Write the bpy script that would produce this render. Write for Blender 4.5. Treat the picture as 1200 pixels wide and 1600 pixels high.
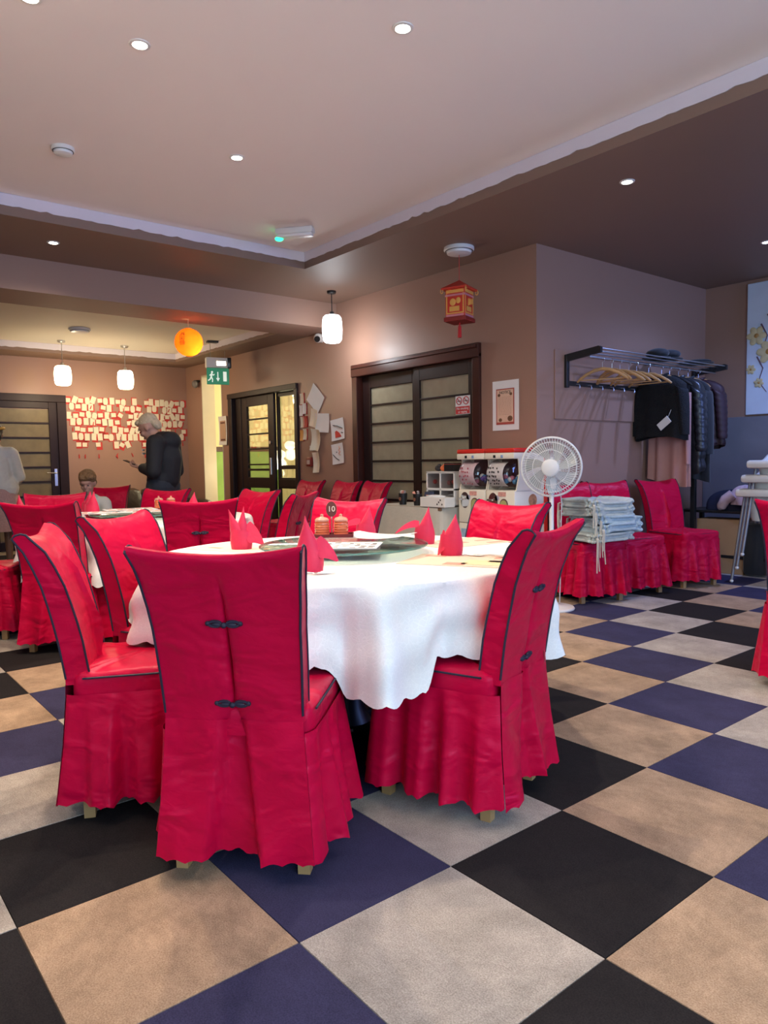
import bpy, bmesh, math, random
from math import sin, cos, pi, radians, sqrt, atan2
from mathutils import Vector, Matrix
random.seed(7)
for o in list(bpy.data.objects): bpy.data.objects.remove(o)
S = bpy.context.scene
C = S.collection

# ------------------------------------------------------------------ camera
cam = bpy.data.cameras.new('camera'); camo = bpy.data.objects.new('camera', cam); C.objects.link(camo)
S.camera = camo
cam.sensor_fit = 'VERTICAL'; cam.sensor_height = 36.0; cam.lens = 1142.05/1600*36.0
cam.clip_start = 0.05; cam.clip_end = 60
_yaw, _pitch, _roll = -0.888229, -0.0694661, -0.0159874
_fw = Vector((sin(_yaw)*cos(_pitch), cos(_yaw)*cos(_pitch), sin(_pitch)))
_r = Vector((cos(_yaw), -sin(_yaw), 0)); _u = _r.cross(_fw)
_r2 = _r*cos(_roll)+_u*sin(_roll); _u2 = -_r*sin(_roll)+_u*cos(_roll)
camo.matrix_world = Matrix(((_r2.x,_u2.x,-_fw.x,1.42173),(_r2.y,_u2.y,-_fw.y,-1.37590),(_r2.z,_u2.z,-_fw.z,1.13325),(0,0,0,1)))

# ------------------------------------------------------------------ world, daylight, exposure
W = bpy.data.worlds.new('world'); S.world = W; W.use_nodes = True
W.node_tree.nodes['Background'].inputs[0].default_value = (.55,.65,.8,1)
W.node_tree.nodes['Background'].inputs[1].default_value = 1.0
VS = S.view_settings
VS.view_transform = 'Standard'; VS.look = 'None'; VS.gamma = 1; VS.use_curve_mapping = False
VS.exposure = 0.0
def area_light(name, loc, target, sx, sy, power, col):
    l = bpy.data.lights.new(name,'AREA'); l.shape='RECTANGLE'; l.size=sx; l.size_y=sy; l.energy=power; l.color=col
    o = bpy.data.objects.new(name,l); C.objects.link(o); o.location=loc
    o.rotation_euler = (Vector(target)-Vector(loc)).to_track_quat('-Z','Y').to_euler(); return o
def spot_light(name, loc, target, power, col, angle=120, blend=.6, size=.04):
    l = bpy.data.lights.new(name,'SPOT'); l.energy=power; l.color=col; l.spot_size=radians(angle); l.spot_blend=blend; l.shadow_soft_size=size
    o = bpy.data.objects.new(name,l); C.objects.link(o); o.location=loc
    o.rotation_euler = (Vector(target)-Vector(loc)).to_track_quat('-Z','Y').to_euler(); return o
def point_light(name, loc, power, col, size=.08):
    l = bpy.data.lights.new(name,'POINT'); l.energy=power; l.color=col; l.shadow_soft_size=size
    o = bpy.data.objects.new(name,l); C.objects.link(o); o.location=loc; return o
DAY=(.50,.74,1.0); WARM=(1,.80,.58); NEUT=(1,.88,.74)
area_light('daylight_front_window', (4.1,-0.6,1.55), (0,0.3,0.9), 3.4, 1.9, 165, DAY)
area_light('daylight_alcove_window', (4.12,4.9,1.95), (-2.5,4.9,1.9), 1.9, 1.3, 120, (.22,.36,1.0))
area_light('daylight_side_window', (1.2,-3.9,1.6), (0,0.3,.9), 3.0, 1.7, 30, DAY)

# ------------------------------------------------------------------ materials
MATS={}
def M(name, col, rough=.6, metal=0, var=.06, vscale=6, bump=0, bscale=60, emit=0, ecol=None, spec=.5, coat=0, trans=0, sheen=0, aniso=None, alpha=1, detail=3):
    if name in MATS: return MATS[name]
    m=bpy.data.materials.new(name); m.use_nodes=True; nt=m.node_tree; N=nt.nodes; L=nt.links
    b=N['Principled BSDF']
    tc=N.new('ShaderNodeTexCoord')
    mp=N.new('ShaderNodeMapping'); L.new(tc.outputs['Object'],mp.inputs['Vector'])
    if aniso: mp.inputs['Scale'].default_value=aniso
    nz=N.new('ShaderNodeTexNoise'); nz.inputs['Scale'].default_value=vscale; nz.inputs['Detail'].default_value=detail
    L.new(mp.outputs[0],nz.inputs['Vector'])
    mx=N.new('ShaderNodeMix'); mx.data_type='RGBA'
    mx.inputs['A'].default_value=tuple(max(0,c*(1-var)) for c in col)+(1,)
    mx.inputs['B'].default_value=tuple(min(1,c*(1+var)) for c in col)+(1,)
    L.new(nz.outputs['Fac'],mx.inputs['Factor']); L.new(mx.outputs['Result'],b.inputs['Base Color'])
    b.inputs['Roughness'].default_value=rough; b.inputs['Metallic'].default_value=metal
    b.inputs['Specular IOR Level'].default_value=spec; b.inputs['Coat Weight'].default_value=coat
    b.inputs['Transmission Weight'].default_value=trans; b.inputs['Alpha'].default_value=alpha
    if sheen: b.inputs['Sheen Weight'].default_value=sheen
    if emit:
        b.inputs['Emission Color'].default_value=tuple(ecol or col)+(1,); b.inputs['Emission Strength'].default_value=emit
    if bump:
        n2=N.new('ShaderNodeTexNoise'); n2.inputs['Scale'].default_value=bscale; n2.inputs['Detail'].default_value=4
        L.new(mp.outputs[0],n2.inputs['Vector'])
        bp=N.new('ShaderNodeBump'); bp.inputs['Strength'].default_value=bump; bp.inputs['Distance'].default_value=.02
        L.new(n2.outputs['Fac'],bp.inputs['Height']); L.new(bp.outputs[0],b.inputs['Normal'])
    MATS[name]=m; return m
def carpet(name, c1, c2, stain=.25):
    m=bpy.data.materials.new(name); m.use_nodes=True; nt=m.node_tree; N=nt.nodes; L=nt.links; b=N['Principled BSDF']
    g=N.new('ShaderNodeNewGeometry')
    n1=N.new('ShaderNodeTexNoise'); n1.inputs['Scale'].default_value=260; n1.inputs['Detail'].default_value=3
    n2=N.new('ShaderNodeTexNoise'); n2.inputs['Scale'].default_value=5.5; n2.inputs['Detail'].default_value=5; n2.inputs['Roughness'].default_value=.65
    n3=N.new('ShaderNodeTexNoise'); n3.inputs['Scale'].default_value=45; n3.inputs['Detail'].default_value=3
    for n in (n1,n2,n3): L.new(g.outputs['Position'],n.inputs['Vector'])
    r=N.new('ShaderNodeMapRange'); r.inputs[1].default_value=.33; r.inputs[2].default_value=.67; L.new(n1.outputs['Fac'],r.inputs[0])
    mx=N.new('ShaderNodeMix'); mx.data_type='RGBA'; mx.inputs['A'].default_value=c1+(1,); mx.inputs['B'].default_value=c2+(1,)
    ad=N.new('ShaderNodeMath'); ad.operation='MULTIPLY_ADD'; ad.inputs[1].default_value=.6; L.new(r.outputs[0],ad.inputs[0])
    ml=N.new('ShaderNodeMath'); ml.operation='MULTIPLY'; ml.inputs[1].default_value=.4; L.new(n3.outputs['Fac'],ml.inputs[0]); L.new(ml.outputs[0],ad.inputs[2])
    L.new(ad.outputs[0],mx.inputs['Factor'])
    r2=N.new('ShaderNodeMapRange'); r2.inputs[1].default_value=.35; r2.inputs[2].default_value=.7; r2.inputs[3].default_value=1.0+stain*.25; r2.inputs[4].default_value=1-stain; L.new(n2.outputs['Fac'],r2.inputs[0])
    m2=N.new('ShaderNodeMix'); m2.data_type='RGBA'; m2.blend_type='MULTIPLY'; m2.inputs['Factor'].default_value=1
    L.new(mx.outputs['Result'],m2.inputs['A']); L.new(r2.outputs[0],m2.inputs['B'])
    L.new(m2.outputs['Result'],b.inputs['Base Color']); b.inputs['Roughness'].default_value=.95; b.inputs['Specular IOR Level'].default_value=.15
    bp=N.new('ShaderNodeBump'); bp.inputs['Strength'].default_value=.18; bp.inputs['Distance'].default_value=.004
    L.new(n1.outputs['Fac'],bp.inputs['Height']); L.new(bp.outputs[0],b.inputs['Normal'])
    return m
def satin():
    m=bpy.data.materials.new('red_satin'); m.use_nodes=True; nt=m.node_tree; N=nt.nodes; L=nt.links; b=N['Principled BSDF']
    tc=N.new('ShaderNodeTexCoord'); oi=N.new('ShaderNodeObjectInfo')
    va=N.new('ShaderNodeVectorMath'); va.operation='ADD'; L.new(tc.outputs['Object'],va.inputs[0])
    vm=N.new('ShaderNodeMath'); vm.operation='MULTIPLY'; vm.inputs[1].default_value=20; L.new(oi.outputs['Random'],vm.inputs[0]); L.new(vm.outputs[0],va.inputs[1])
    n=N.new('ShaderNodeTexNoise'); n.inputs['Scale'].default_value=4.5; n.inputs['Detail'].default_value=2; n.inputs['Distortion'].default_value=.9
    mp=N.new('ShaderNodeMapping'); mp.inputs['Scale'].default_value=(1,1,1.8); mp.inputs['Rotation'].default_value=(0,.35,0)
    L.new(va.outputs[0],mp.inputs[0]); L.new(mp.outputs[0],n.inputs['Vector'])
    n2=N.new('ShaderNodeTexNoise'); n2.inputs['Scale'].default_value=16; n2.inputs['Detail'].default_value=3; n2.inputs['Distortion'].default_value=.8
    L.new(mp.outputs[0],n2.inputs['Vector'])
    mx=N.new('ShaderNodeMix'); mx.data_type='RGBA'; mx.inputs['A'].default_value=(.44,.0013,.029,1); mx.inputs['B'].default_value=(.58,.002,.043,1)
    L.new(n.outputs['Fac'],mx.inputs['Factor']); L.new(mx.outputs['Result'],b.inputs['Base Color'])
    b.inputs['Roughness'].default_value=.40; b.inputs['Specular IOR Level'].default_value=.28
    b.inputs['Specular Tint'].default_value=(1,.35,.55,1)
    b.inputs['Sheen Weight'].default_value=.12; b.inputs['Sheen Tint'].default_value=(1,.08,.2,1); b.inputs['Sheen Roughness'].default_value=.4
    a=N.new('ShaderNodeMath'); a.operation='MULTIPLY_ADD'; a.inputs[1].default_value=.10; L.new(n2.outputs['Fac'],a.inputs[0]); L.new(n.outputs['Fac'],a.inputs[2])
    bp=N.new('ShaderNodeBump'); bp.inputs['Strength'].default_value=.42; bp.inputs['Distance'].default_value=.05
    L.new(a.outputs[0],bp.inputs['Height']); L.new(bp.outputs[0],b.inputs['Normal'])
    return m
def damask():
    m=bpy.data.materials.new('white_damask'); m.use_nodes=True; nt=m.node_tree; N=nt.nodes; L=nt.links; b=N['Principled BSDF']
    tc=N.new('ShaderNodeTexCoord')
    v=N.new('ShaderNodeTexVoronoi'); v.feature='DISTANCE_TO_EDGE'; v.inputs['Scale'].default_value=58
    n=N.new('ShaderNodeTexNoise'); n.inputs['Scale'].default_value=18; n.inputs['Detail'].default_value=2
    va=N.new('ShaderNodeVectorMath'); va.operation='MULTIPLY_ADD'; va.inputs[1].default_value=(.06,.06,.06)
    L.new(tc.outputs['Object'],n.inputs['Vector']); L.new(n.outputs['Color'],va.inputs[0]); L.new(tc.outputs['Object'],va.inputs[2]); L.new(va.outputs[0],v.inputs['Vector'])
    r=N.new('ShaderNodeMapRange'); r.inputs[1].default_value=.03; r.inputs[2].default_value=.09; L.new(v.outputs['Distance'],r.inputs[0])
    mx=N.new('ShaderNodeMix'); mx.data_type='RGBA'; mx.inputs['A'].default_value=(.86,.855,.82,1); mx.inputs['B'].default_value=(.82,.815,.785,1)
    L.new(r.outputs[0],mx.inputs['Factor']); L.new(mx.outputs['Result'],b.inputs['Base Color'])
    rr=N.new('ShaderNodeMapRange'); rr.inputs[3].default_value=.35; rr.inputs[4].default_value=.6; L.new(r.outputs[0],rr.inputs[0]); L.new(rr.outputs[0],b.inputs['Roughness'])
    bp=N.new('ShaderNodeBump'); bp.inputs['Strength'].default_value=.12; bp.inputs['Distance'].default_value=.004; L.new(r.outputs[0],bp.inputs['Height']); L.new(bp.outputs[0],b.inputs['Normal'])
    return m
def glassmat(name, tint, refl=.12, rough=.02):
    m=bpy.data.materials.new(name); m.use_nodes=True; nt=m.node_tree; N=nt.nodes; L=nt.links; N.remove(N['Principled BSDF'])
    t=N.new('ShaderNodeBsdfTransparent'); t.inputs[0].default_value=tint+(1,); g=N.new('ShaderNodeBsdfGlossy'); g.inputs['Roughness'].default_value=rough
    fr=N.new('ShaderNodeFresnel'); fr.inputs[0].default_value=1.5; ad=N.new('ShaderNodeMath'); ad.operation='MULTIPLY_ADD'; ad.inputs[1].default_value=.55; ad.inputs[2].default_value=refl*.2
    L.new(fr.outputs[0],ad.inputs[0]); mx=N.new('ShaderNodeMixShader'); L.new(ad.outputs[0],mx.inputs[0]); L.new(t.outputs[0],mx.inputs[1]); L.new(g.outputs[0],mx.inputs[2])
    L.new(mx.outputs[0],N['Material Output'].inputs[0]); MATS[name]=m; return m
def frosted():
    m=M('frosted_leaf_pane',(.30,.27,.185),rough=.3,var=.25,vscale=9,detail=6,coat=.12,bump=.03,bscale=8)
    return m
RED=satin(); DAM=damask()
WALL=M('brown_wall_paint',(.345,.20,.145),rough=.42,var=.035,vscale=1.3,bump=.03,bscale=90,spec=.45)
SOFF=M('shaded_wall_brown',(.235,.150,.112),rough=.55,var=.04,vscale=2)  # same paint as the walls, darkened: the soffit's shade is in the colour
CEIL=M('pale_ceiling_paint',(.90,.82,.78),rough=.8,var=.025,vscale=1.2)
CEILY=M('cream_ceiling_paint',(.78,.70,.58),rough=.8,var=.03,vscale=1.2)
COVE=M('lilac_cove_paint',(.72,.66,.72),rough=.7,var=.05,vscale=5)
DARKW=M('dark_mahogany',(.020,.008,.007),rough=.45,var=.35,vscale=5,aniso=(1,1,.15),spec=.3)
DARKW2=M('red_mahogany',(.060,.016,.011),rough=.3,var=.35,vscale=4,aniso=(.2,1,1))
FROST=frosted()
CLEAR=glassmat('clear_glass',(.96,.98,.95),.1)
TINT=glassmat('green_tinted_glass',(.80,.90,.86),.25)
BLACK=M('black_cloth',(.012,.012,.014),rough=.8,var=.3,vscale=20,sheen=.2)
PIPE=M('navy_piping',(.012,.010,.028),rough=.6)
WHITE=M('white_plastic',(.78,.77,.74),rough=.35,var=.02)
OFFW=M('white_paint',(.74,.72,.68),rough=.5,var=.03)
PAPER=M('white_paper',(.80,.79,.77),rough=.75,var=.03)
CREAMP=M('cream_paper',(.78,.70,.54),rough=.8,var=.08,vscale=9)
REDP=M('red_paper',(.55,.03,.025),rough=.55,var=.1)
METAL=M('brushed_steel',(.62,.61,.60),rough=.28,metal=1,var=.05)
WOOD=M('pale_wood',(.50,.28,.11),rough=.45,var=.3,vscale=7,aniso=(1,6,1))
LEGW=M('light_leg_wood',(.42,.25,.10),rough=.5,var=.25,vscale=9)
BLKM=M('black_metal',(.013,.013,.014),rough=.4,var=.2)
BLKP=M('black_plastic',(.015,.015,.016),rough=.3,var=.2)
INK=M('dark_print',(.035,.03,.03),rough=.7)

# ------------------------------------------------------------------ mesh helpers
class MB:
    def __init__(s): s.v=[]; s.f=[]
    def add(s,vs,fs):
        n=len(s.v); s.v+=[tuple(v) for v in vs]; s.f+=[tuple(i+n for i in f) for f in fs]; return s
    def box(s,x0,x1,y0,y1,z0,z1,mat=None):
        vs=[(x0,y0,z0),(x1,y0,z0),(x1,y1,z0),(x0,y1,z0),(x0,y0,z1),(x1,y0,z1),(x1,y1,z1),(x0,y1,z1)]
        if mat is not None: vs=[mat@Vector(v) for v in vs]
        return s.add(vs,[(3,2,1,0),(4,5,6,7),(0,1,5,4),(1,2,6,5),(2,3,7,6),(3,0,4,7)])
    def bbox(s,x0,x1,y0,y1,z0,z1,r,mat=None):   # chamfered box
        bm=bmesh.new(); bmesh.ops.create_cube(bm,size=1)
        for v in bm.verts: v.co=Vector(((x0+x1)/2+v.co.x*(x1-x0),(y0+y1)/2+v.co.y*(y1-y0),(z0+z1)/2+v.co.z*(z1-z0)))
        bmesh.ops.bevel(bm,geom=list(bm.edges),offset=r,segments=2,affect='EDGES',profile=.5)
        vs=[(mat@v.co if mat is not None else v.co.copy()) for v in bm.verts]; bm.verts.index_update()
        s.add(vs,[[v.index for v in f.verts] for f in bm.faces]); bm.free(); return s
    def tube(s,pts,r,n=8,closed=False,cap=True):
        pts=[Vector(p) for p in pts]; k=len(pts); rs=r if isinstance(r,(list,tuple)) else [r]*k
        up=None; rings=[]
        for i,p in enumerate(pts):
            if closed: t=(pts[(i+1)%k]-pts[i-1])
            else: t=(pts[min(i+1,k-1)]-pts[max(i-1,0)])
            if t.length<1e-9: t=Vector((0,0,1))
            t.normalize()
            if up is None:
                a=Vector((0,0,1)) if abs(t.z)<.9 else Vector((1,0,0)); up=(a-t*a.dot(t)).normalized()
            else:
                up=up-t*up.dot(t)
                if up.length<1e-6: up=t.orthogonal()
                up.normalize()
            w=t.cross(up)
            rings.append([p+(up*cos(2*pi*j/n)+w*sin(2*pi*j/n))*rs[i] for j in range(n)])
        vs=[v for R in rings for v in R]; fs=[]
        m=k if closed else k-1
        for i in range(m):
            for j in range(n):
                a=i*n+j; b=i*n+(j+1)%n; c_=((i+1)%k)*n+(j+1)%n; d=((i+1)%k)*n+j; fs.append((a,b,c_,d))
        if cap and not closed: fs.append(tuple(range(n-1,-1,-1))); fs.append(tuple((k-1)*n+j for j in range(n)))
        return s.add(vs,fs)
    def lathe(s,prof,n=24,loc=(0,0,0),mat=None,sx=1,sy=1,cap=True):
        vs=[];fs=[];k=len(prof)
        for (r,z) in prof:
            for j in range(n):
                a=2*pi*j/n; v=Vector((r*cos(a)*sx,r*sin(a)*sy,z))
                if mat is not None: v=mat@v
                vs.append(v+Vector(loc))
        for i in range(k-1):
            for j in range(n): fs.append((i*n+j,i*n+(j+1)%n,(i+1)*n+(j+1)%n,(i+1)*n+j))
        if cap and prof[0][0]>1e-3: fs.append(tuple(range(n-1,-1,-1)))
        if cap and prof[-1][0]>1e-3: fs.append(tuple((k-1)*n+j for j in range(n)))
        return s.add(vs,fs)
    def grid(s,fn,nu,nv,closeu=False):
        vs=[fn(i/(nu if closeu else nu-1),j/(nv-1)) for j in range(nv) for i in range(nu)]; fs=[]
        for j in range(nv-1):
            for i in range(nu if closeu else nu-1):
                fs.append((j*nu+i,j*nu+(i+1)%nu,(j+1)*nu+(i+1)%nu,(j+1)*nu+i))
        return s.add(vs,fs)
    def ell(s,c,rx,ry,rz,n=12,m=8,mat=None):
        prof=[(max(sin(pi*i/m),1e-4),-cos(pi*i/m)) for i in range(m+1)]
        vs=[];fs=[]
        for (r,z) in prof:
            for j in range(n):
                a=2*pi*j/n; v=Vector((r*cos(a)*rx,r*sin(a)*ry,z*rz))
                if mat is not None: v=mat@v
                vs.append(v+Vector(c))
        for i in range(m):
            for j in range(n): fs.append((i*n+j,i*n+(j+1)%n,(i+1)*n+(j+1)%n,(i+1)*n+j))
        return s.add(vs,fs)
    def prism(s,poly,d0,d1,plane='xz'):
        n=len(poly)
        def P(p,d):
            if plane=='xz': return (p[0],d,p[1])
            if plane=='yz': return (d,p[0],p[1])
            return (p[0],p[1],d)
        vs=[P(p,d0) for p in poly]+[P(p,d1) for p in poly]
        fs=[tuple(range(n)),tuple(range(2*n-1,n-1,-1))]+[(i,(i+1)%n,n+(i+1)%n,n+i) for i in range(n)]
        return s.add(vs,fs)
    def mesh(s,name,smooth=False):
        me=bpy.data.meshes.new(name); me.from_pydata(s.v,[],s.f)
        bm=bmesh.new(); bm.from_mesh(me); bmesh.ops.recalc_face_normals(bm,faces=bm.faces); bm.to_mesh(me); bm.free()
        if smooth:
            me.polygons.foreach_set('use_smooth',[True]*len(me.polygons))
            if smooth!='all': me.set_sharp_from_angle(angle=radians(smooth if smooth is not True else 40))
        return me
def obj(name, mb, m, parent=None, smooth=False, loc=None, rot=None):
    me=mb if isinstance(mb,bpy.types.Mesh) else mb.mesh(name,smooth)
    if m and not me.materials: me.materials.append(m)
    o=bpy.data.objects.new(name,me); C.objects.link(o)
    if parent: o.parent=parent
    if loc: o.location=loc
    if rot: o.rotation_euler=rot
    return o
def thing(name,label,cat,loc=(0,0,0),rz=0,group=None):
    o=bpy.data.objects.new(name,None); C.objects.link(o); o.empty_display_size=.1
    o.location=loc; o.rotation_euler=(0,0,rz); o['label']=label; o['category']=cat
    if group: o['group']=group
    return o
def tag(o,label,cat,group=None):
    o['label']=label; o['category']=cat
    if group: o['group']=group
    return o
def struct(name,mb,m,parent=None,smooth=False,label=None):
    o=obj(name,mb,m,parent,smooth)
    if not parent: o['kind']='structure'
    if label: o['label']=label
    return o
def structE(name,label=None):
    o=bpy.data.objects.new(name,None); C.objects.link(o); o['kind']='structure'
    if label: o['label']=label
    return o
def copy_tree(o,parent=None):
    c=o.copy(); C.objects.link(c)
    if parent: c.parent=parent; 
    for ch in list(o.children): copy_tree(ch,c)
    return c
def text_mesh(s,size=.1,extrude=.0005,align='CENTER'):
    cu=bpy.data.curves.new('txt','FONT'); cu.body=s; cu.size=size; cu.extrude=extrude; cu.align_x=align; cu.align_y='CENTER'; cu.resolution_u=3
    o=bpy.data.objects.new('txt',cu); C.objects.link(o); dg=bpy.context.evaluated_depsgraph_get()
    me=bpy.data.meshes.new_from_object(o.evaluated_get(dg)); bpy.data.objects.remove(o); bpy.data.curves.remove(cu); return me
def text(name,s,size,m,parent,loc,rot,extrude=.0005):
    me=text_mesh(s,size,extrude); me.materials.clear(); me.materials.append(m)
    return obj(name,me,None,parent,loc=loc,rot=rot)
def az(a): return radians(a-90)     # rotation about z that turns local +y to azimuth a
RYZ=(pi/2,0,0)          # text readable from -y
RXP=(pi/2,0,pi/2)       # text readable from +x

# ================================================================== THE SETTING
X0,X1,Y0,Y1=-9.4,4.2,-4.2,6.3
XB0,XB1=-5.97,-5.37; YD=3.5; XC=-2.535; ZS=2.9; ZT=3.05; ZF=2.62; ZFT=2.74
# floor slab with far-tile pattern, carpet tiles as pieces on it
def farfloor():
    m=bpy.data.materials.new('carpet_checker_far'); m.use_nodes=True; nt=m.node_tree; N=nt.nodes; L=nt.links; b=N['Principled BSDF']
    g=N.new('ShaderNodeNewGeometry'); ck=N.new('ShaderNodeTexChecker'); ck.inputs['Scale'].default_value=2.0
    ck.inputs['Color1'].default_value=(.03,.028,.035,1); ck.inputs['Color2'].default_value=(.36,.30,.23,1)
    ad=N.new('ShaderNodeVectorMath'); ad.operation='ADD'; ad.inputs[1].default_value=(50,50,.02); L.new(g.outputs['Position'],ad.inputs[0]); L.new(ad.outputs[0],ck.inputs['Vector'])
    L.new(ck.outputs['Color'],b.inputs['Base Color']); b.inputs['Roughness'].default_value=.95; b.inputs['Specular IOR Level'].default_value=.1
    return m
floor=struct('floor',MB().box(X0-.2,X1+.2,Y0-.2,Y1+.2,-.2,-.006),farfloor(),label='chequered carpet tile floor')
T_NAVY=carpet('carpet_navy',(.026,.024,.060),(.058,.054,.115),.2)
T_BLACK=carpet('carpet_black',(.008,.007,.008),(.028,.024,.024),.2)
T_TAN=carpet('carpet_tan',(.27,.17,.105),(.55,.39,.26),.38)
T_GREY=carpet('carpet_grey',(.24,.205,.175),(.56,.50,.435),.30)
tm={}
for nm,mt in (('n',T_NAVY),('k',T_BLACK),('t',T_TAN),('g',T_GREY)):
    mb=MB(); mb.v=[(-.25,-.25,-.006),(.25,-.25,-.006),(.25,.25,-.006),(-.25,.25,-.006),(-.2485,-.2485,0),(.2485,-.2485,0),(.2485,.2485,0),(-.2485,.2485,0)]
    mb.f=[(4,5,6,7),(0,1,5,4),(1,2,6,5),(2,3,7,6),(3,0,4,7)]
    me=mb.mesh('carpet_tile_'+nm); me.materials.append(mt); tm[nm]=me
for i in range(-12,4):
    for j in range(-5,13):
        x=(i+.5)*.5; y=(j+.5)*.5
        if y>YD and x<XC: continue
        dx,dy=x-1.42173,y+1.3759; dep=dx*_fw.x+dy*_fw.y; lat=dx*_r.x+dy*_r.y
        if dep<.9 or abs(lat)>dep*.56+.5: continue
        s_=(i+j)%4; k={0:'k',2:'n',1:'t',3:'g'}[s_]
        o=bpy.data.objects.new('carpet_tile',tm[k]); C.objects.link(o); o.parent=floor; o.location=(x,y,random.uniform(-.0006,.0006))
        o.rotation_euler=(0,0,random.uniform(-.002,.002))
# walls
struct('wall_back',MB().box(X0-.16,X0,Y0,YD,0,ZT),WALL)
D1=(-5.05,-3.18,2.15); D2=(-7.97,-6.21,2.08); DW=(-8.86,-8.21,2.45)
mb=MB(); t=YD+.16
for a,b in ((X0-.16,DW[0]),(DW[1],D2[0]),(D2[1],D1[0]),(D1[1],XC-.16)): mb.box(a,b,YD,t,0,ZT)
for d in (D1,D2,DW): mb.box(d[0],d[1],YD,t,d[2],ZT)
mb.box(XC-.16,XC,YD,t,0,ZT)
struct('wall_right',mb,WALL)
struct('wall_coats',MB().box(XC-.16,XC,t,Y1+.16,0,ZT),WALL)
struct('wall_alcove',MB().box(XC,X1,Y1,Y1+.16,0,ZT),WALL)
mb=MB(); wy0,wy1,wz0,wz1=-2.3,1.1,.6,2.5
mb.box(X1,X1+.16,Y0,wy0,0,ZT).box(X1,X1+.16,wy1,3.9,0,ZT).box(X1,X1+.16,5.9,Y1,0,ZT).box(X1,X1+.16,3.9,5.9,0,1.25).box(X1,X1+.16,3.9,5.9,2.65,ZT).box(X1,X1+.16,wy0,wy1,0,wz0).box(X1,X1+.16,wy0,wy1,wz1,ZT)
struct('wall_front',mb,WALL)
mb=MB(); vx0,vx1=-.3,2.7
mb.box(X0,vx0,Y0-.16,Y0,0,ZT).box(vx1,X1,Y0-.16,Y0,0,ZT).box(vx0,vx1,Y0-.16,Y0,0,.7).box(vx0,vx1,Y0-.16,Y0,2.45,ZT)
struct('wall_left',mb,WALL)
w1=structE('window_1','wide white-framed window behind the viewer')
mb=MB()
for y in (wy0,(wy0+wy1)/2,wy1): mb.box(X1+.03,X1+.1,y-.04,y+.04,wz0,wz1)
for z in (wz0,wz1): mb.box(X1+.03,X1+.1,wy0,wy1,z-.04,z+.04)
obj('window_frame',mb,OFFW,w1)
w2=structE('window_2','white-framed side window behind the viewer')
mb=MB()
for x in (vx0,(vx0+vx1)/2,vx1): mb.box(x-.04,x+.04,Y0-.1,Y0-.03,.7,2.45)
for z in (.7,2.45): mb.box(vx0,vx1,Y0-.1,Y0-.03,z-.04,z+.04)
obj('window_frame',mb,OFFW,w2)
w3=structE('window_3','white-framed alcove window outside the picture')
mb=MB()
for y in (3.9,4.9,5.9): mb.box(X1+.03,X1+.1,y-.04,y+.04,1.25,2.65)
for z in (1.25,2.65): mb.box(X1+.03,X1+.1,3.9,5.9,z-.04,z+.04)
obj('window_frame',mb,OFFW,w3)
# ceiling
TX0,TX1,TY0,TY1=-4.32,3.0,-2.8,2.40
struct('ceiling',MB().box(X0-.16,X1+.16,Y0-.16,Y1+.16,ZT,ZT+.15),CEIL,label='pale recessed main ceiling')
mb=MB()
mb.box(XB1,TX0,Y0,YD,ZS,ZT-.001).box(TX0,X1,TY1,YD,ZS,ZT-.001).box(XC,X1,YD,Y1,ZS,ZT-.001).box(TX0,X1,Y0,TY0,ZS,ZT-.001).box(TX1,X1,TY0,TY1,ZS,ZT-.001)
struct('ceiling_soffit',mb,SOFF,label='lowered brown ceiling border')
struct('ceiling_beam',MB().box(XB0,XB1,Y0,YD,ZF,ZT-.001),M('brown_beam_paint',(.33,.20,.15),rough=.7,var=.035,vscale=1.3),label='brown ceiling beam between the two dining areas')
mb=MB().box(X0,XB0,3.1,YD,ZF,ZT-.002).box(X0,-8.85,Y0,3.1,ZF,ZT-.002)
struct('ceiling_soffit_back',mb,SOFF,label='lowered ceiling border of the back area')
struct('ceiling_back',MB().box(-8.85,XB0,Y0,3.1,ZFT,ZT-.003),CEILY,label='cream ceiling of the back area')
rj=random.Random(3)
def cove(name,a,b,axis,fixed,zlo,zhi,m):     # painted cove strip with a ragged lower paint edge
    n=int(abs(b-a)/.045); mb=MB(); th=.006 if fixed!=TY1 else -.006
    if name.startswith('trim') and fixed in (3.1,): th=-.006
    lo=[]
    for i in range(n+1):
        j=rj.uniform(-.004,.004)+(.012*rj.random() if rj.random()<.1 else 0); lo.append(zlo+j)
    vs=[];fs=[]
    for i in range(n+1):
        s_=a+(b-a)*i/n
        for q in (fixed,fixed+th):
            for z in (lo[i],zhi):
                vs.append((s_,q,z) if axis=='x' else (q,s_,z))
    for i in range(n):
        k=i*4; l=k+4
        fs+=[(k,l,l+1,k+1),(k+2,k+3,l+3,l+2),(k,k+2,l+2,l),(k+1,l+1,l+3,k+3)]
    mb.add(vs,fs); return struct(name,mb,m)
cove('trim_1',TX0,TX1,'x',TY1,ZS+.065,ZT-.002,COVE)
cove('trim_2',TY0,TY1,'y',TX0,ZS+.065,ZT-.002,COVE)
cove('trim_3',-8.85,XB0,'x',3.1,ZF+.04,ZFT-.002,COVE)
cove('trim_4',Y0,3.1,'y',-8.85,ZF+.04,ZFT-.002,COVE)
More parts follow.
